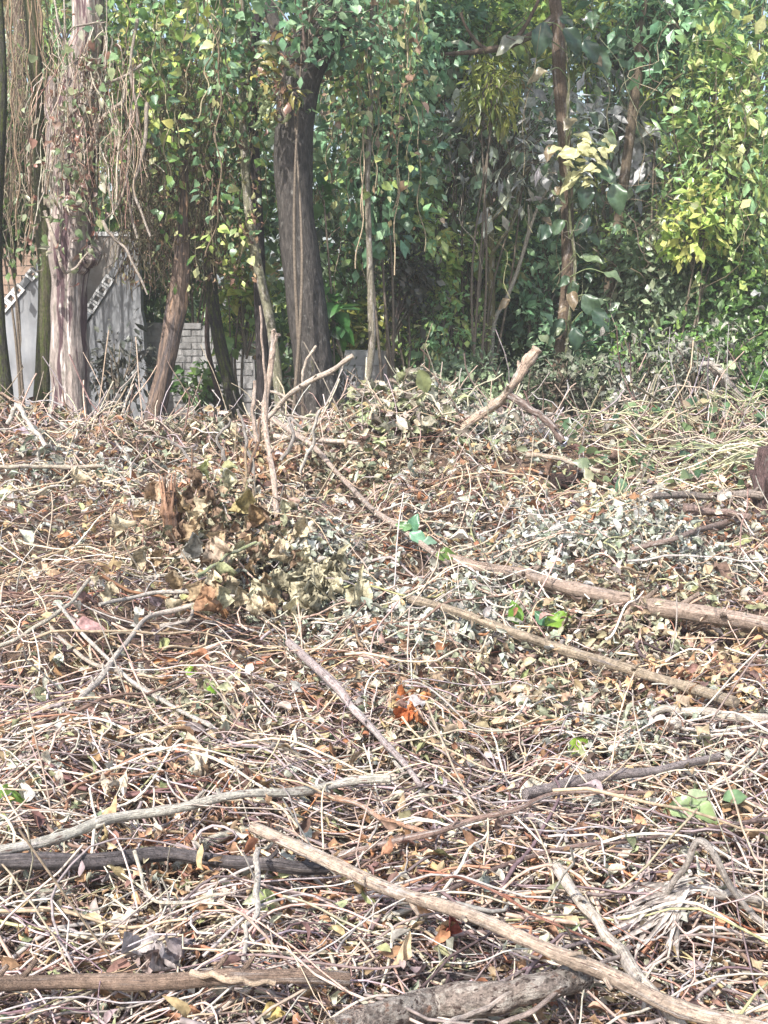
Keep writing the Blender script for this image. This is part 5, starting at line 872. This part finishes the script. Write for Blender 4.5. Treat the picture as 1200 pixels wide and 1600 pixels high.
HC = [[(0.52, 0.52, 0.46), (0.42, 0.43, 0.36), (0.60, 0.58, 0.50), (0.24, 0.25, 0.20), (0.34, 0.35, 0.29)], [(0.38, 0.35, 0.24), (0.52, 0.46, 0.34), (0.28, 0.23, 0.15), (0.46, 0.34, 0.23), (0.28, 0.29, 0.20), (0.36, 0.25, 0.20)], [(0.34, 0.19, 0.12), (0.44, 0.29, 0.17), (0.20, 0.12, 0.10), (0.5, 0.38, 0.25)]]
nn_ = 2600; xn, yn = scatter(nn_, 2.2, 4.4, 0.5); dead_leaves(mb, xn, yn, 0.05, 0.18, 0.06, DL + HC[2], DW + [8, 8, 8, 6], 0.9)
heaps = [(G(330, 850), 0.35, 900, 1), (G(400, 760), 0.3, 500, 2), (G(500, 930), 0.4, 900, 0), (G(880, 870), 0.5, 800, 0), (G(700, 1000), 0.45, 800, 0), (G(380, 880), 0.35, 700, 1), (G(560, 760), 0.5, 700, 1), (G(300, 700), 0.5, 700, 1), (G(760, 680), 0.4, 600, 0), (G(960, 1000), 0.4, 600, 1), (G(820, 1130), 0.35, 700, 1), (G(1080, 880), 0.4, 500, 0), (G(300, 1180), 0.25, 500, 1), (G(640, 1180), 0.25, 450, 1), (G(1000, 1200), 0.25, 400, 0), (G(620, 1450), 0.18, 300, 2), (G(300, 1450), 0.2, 300, 2), (G(1080, 1130), 0.25, 400, 2), (G(120, 760), 0.5, 400, 0)]
for (c_, r_, n_, k_) in heaps:
    dead_leaves(mb, rng.normal(c_[0], r_ * 0.6, n_), rng.normal(c_[1], r_ * 0.5, n_), 0.04, 0.18, 0.05, HC[k_], None, 1.0)
n = 7000; x, y = scatter(n, 4.2, 8.5, 0.2); k = rng.random(n) < silver(x, y) * 1.2; dead_leaves(mb, x[k], y[k], 0.03, 0.13, 0.055, [(0.52, 0.52, 0.47), (0.62, 0.61, 0.56), (0.40, 0.41, 0.36), (0.30, 0.30, 0.26)], None, 0.7)
n = 9000; x, y = scatter(n, 5.5, 9, 0.2); k = rng.random(n) < redlit(x, y) * 1.2; dead_leaves(mb, x[k], y[k], 0.0, 0.05, 0.03, [(0.30, 0.15, 0.10), (0.38, 0.22, 0.15), (0.20, 0.10, 0.075), (0.44, 0.30, 0.22)], None, 0.5)
c = G(640, 640); n = 900; x = rng.normal(c[0], 0.34, n); y = rng.normal(c[1], 0.3, n); dead_leaves(mb, x, y, 0.0, 0.22, 0.075, [(0.42, 0.38, 0.30), (0.34, 0.36, 0.24), (0.55, 0.5, 0.4), (0.2, 0.18, 0.14), (0.30, 0.33, 0.18)], None, 0.9, LT_DEAD + LT_FAR)
tag(mb.build('leaf_litter', M['dead']), 'layer of curled dead leaves mixed through the cut twigs of the clearing', 'leaves', kind='stuff')

# green trailing vines on the crest at the right
mb = MB(); n = 130; a, b = G(960, 690), G(1230, 690); x = rng.uniform(a[0] - 0.3, b[0] + 0.6, n); y = rng.uniform(7.2, 9.4, n)
P = twig_paths(x, y, rng.uniform(0.5, 1.4, n), 0.08 + 0.16 * rng.random(n), 12, 0.9, 0.12, rng.normal(0, 0.4, n)); tubes(mb, P, np.broadcast_to(rng.uniform(0.003, 0.006, (n, 1)), (n, 12)), palette([(0.36, 0.37, 0.22), (0.48, 0.43, 0.30), (0.26, 0.28, 0.15), (0.50, 0.41, 0.32)], n), 5)
tag(mb.build('green_vine_stems', M['twig']), 'sprawl of pale green trailing vine stems on the crest at the picture edge', 'vines', kind='stuff')
mb = MB(); n = 480; x = rng.uniform(a[0] - 0.5, b[0] + 0.6, n); y = rng.uniform(7.3, 9.5, n); z = height(x, y) + 0.08 + 0.16 * rng.random(n)
place_leaves(mb, LT_HEART, np.stack([x, y, z], 1), rng.normal(size=(n, 3)) * np.array((1, 1, 0.5)), rng.normal(size=(n, 3)) * 0.5 + np.array((0, -0.4, 0.8)), 0.08 * rng.uniform(0.5, 1.3, n), palette([(0.12, 0.20, 0.09), (0.20, 0.27, 0.13), (0.10, 0.18, 0.10), (0.3, 0.32, 0.18), (0.36, 0.3, 0.2)], n))
tag(mb.build('green_vine_leaves', M['leaf']), 'scattered living green vine leaves on the crest at the picture edge', 'leaves', kind='stuff')

# ------------------------------------------------------------------ the most visible loose stems and leaves, one object each
LA = np.array([(a, b) for a, b, c in LAND]); LP = [c for a, b, c in LAND]
def landmark(x, y): 
    d = np.hypot((LA[:, 0] - x), (LA[:, 1] - y)); return LP[int(np.argmin(d))]
def side(x, y):
    d = np.hypot((LA[:, 0] - x), (LA[:, 1] - y)); k = int(np.argmin(d)); dx, dy = x - LA[k, 0], y - LA[k, 1]
    if abs(dx) > abs(dy): return 'right of' if dx > 0 else 'left of'
    return 'behind' if dy > 0 else 'in front of'
SC = [('straw-coloured', (0.54, 0.45, 0.33)), ('whitish', (0.66, 0.60, 0.50)), ('pinkish', (0.52, 0.37, 0.29)), ('grey', (0.40, 0.36, 0.33)), ('dark brown', (0.20, 0.13, 0.10)), ('reddish', (0.42, 0.22, 0.14)), ('tan', (0.48, 0.37, 0.25)), ('olive', (0.38, 0.37, 0.2))]
SWt = np.array([22, 16, 16, 12, 10, 6, 14, 5]) / 101
n = 290; x, y = scatter(n, 2.55, 8.6, 0.75); x = x * 0.78; L = np.clip(rng.lognormal(-0.55, 0.4, n), 0.25, 1.3); cur = rng.choice([0.25, 1.5], n, p=[0.55, 0.45]); h = np.clip(hd(n), -1.1, 2.2) * 0.8
for k in range(n):
    ci = rng.choice(len(SC), p=SWt); nm, col = SC[ci]; K = 16
    P = twig_paths(x[k:k + 1], y[k:k + 1], L[k:k + 1], np.array([0.11 + 0.07 * rng.random()]), K, cur[k], 0.10, h[k:k + 1]); r = rng.uniform(0.0028, 0.0065) * (0.75 + 0.05 * y[k]); mb = MB()
    stem(mb, P[0], r, r * 0.6, np.array(col) * rng.uniform(0.8, 1.15), 6, K, lump=0.08)
    how = ('arching ' if cur[k] > 1 else 'straight ') + ('thick ' if r > 0.0062 else 'thin ')
    tag(mb.build('dry_stem', M['twig']), '%s%s stem %s %s' % (how, nm, side(x[k], y[k]), landmark(x[k], y[k])), 'stem', 'loose dry stems on top of the slash')
LC = [('silver-grey', (0.48, 0.48, 0.42)), ('cream', (0.62, 0.56, 0.44)), ('tan', (0.48, 0.35, 0.21)), ('rust-brown', (0.34, 0.17, 0.09)), ('olive', (0.30, 0.31, 0.15)), ('dark brown', (0.17, 0.11, 0.09)), ('purplish-grey', (0.32, 0.27, 0.27))]
LW = np.array([22, 16, 18, 10, 14, 10, 8]) / 98
LBIG = [('curled', leaf_template(5, 4, 0.62, 0.4, 0.4, 1.1, 0.5, 0.4)), ('folded', leaf_template(5, 4, 0.55, 0.9, 0.2, 0.5, -0.3, 0.3)), ('rolled', leaf_template(5, 4, 0.5, 0.2, 0.3, 1.7, 0.9, 0.3)), ('flat', leaf_template(5, 4, 0.66, 0.15, 0.12, 0, 0.1, 0.3)), ('wavy', leaf_template(5, 4, 0.7, 0.1, -0.3, 0.5, -0.6, 0.8))]
n = 295; x, y = scatter(n, 2.55, 8.4, 0.7); x = x * 0.78
for k in range(n):
    ci = rng.choice(len(LC), p=LW); nm, col = LC[ci]; sh, tp = LBIG[rng.integers(5)]; mb = MB(); s = rng.uniform(0.05, 0.11) * (0.5 + 0.1 * y[k]); p = np.array([[x[k], y[k], height(x[k], y[k]) + rng.uniform(0.09, 0.16)]])
    place_leaves(mb, [tp], p, rng.normal(size=(1, 3)) * np.array((1, 1, 0.4)), rng.normal(size=(1, 3)) * 0.5 + np.array((0, -0.3, 0.8)), [s], palette([col], 1, jit=0.12))
    tag(mb.build('dead_leaf', M['dead']), '%s %s dead leaf lying %s %s' % (sh, nm, side(x[k], y[k]), landmark(x[k], y[k])), 'leaf', 'loose dead leaves on top of the slash')

# ------------------------------------------------------------------ alike things in a row: say which of them by order across the picture
ORD = ['leftmost', 'second', 'third', 'fourth', 'fifth', 'sixth', 'seventh', 'eighth', 'ninth', 'tenth']
same = {}
for o in COL.objects:
    if o.parent is None and o.get('label') and o.get('group'): same.setdefault((o['label'], o['group']), []).append(o)
def cx_(o):
    if o.type == 'MESH': v = o.data.vertices; p = v[len(v) // 2].co
    else: p = o.location
    return p.x / max(p.y, 0.1)
for (lb, gr), os_ in same.items():
    if len(os_) > 1:
        for k, o in enumerate(sorted(os_, key=cx_)):
            if k < 10: o['label'] = ('%s from left, ' % ORD[k] if k else 'leftmost, ') + lb

# ------------------------------------------------------------------ thin haze volume, added to lighten the dark background
hm, hn, ho = mat('lifting_haze'); pv = hn.nodes.new('ShaderNodeVolumePrincipled'); pv.inputs['Color'].default_value = (0.95, 0.97, 0.93, 1); pv.inputs['Density'].default_value = 0.0038; pv.inputs['Anisotropy'].default_value = 0.2
hn.links.new(pv.outputs[0], ho.inputs['Volume'])
hb = MB(); hb.add([(x, y, z) for z in (-1.5, 20.0) for x, y in ((-125, -65), (125, -65), (125, 185), (-125, 185))], [[[3, 2, 1, 0], [4, 5, 6, 7], [0, 1, 5, 4], [1, 2, 6, 5], [2, 3, 7, 6], [3, 0, 4, 7]]], (1, 1, 1))
tag(hb.build('haze', hm, smooth=False), 'thin haze added over clearing and forest to lighten the dark background', 'haze', kind='stuff')
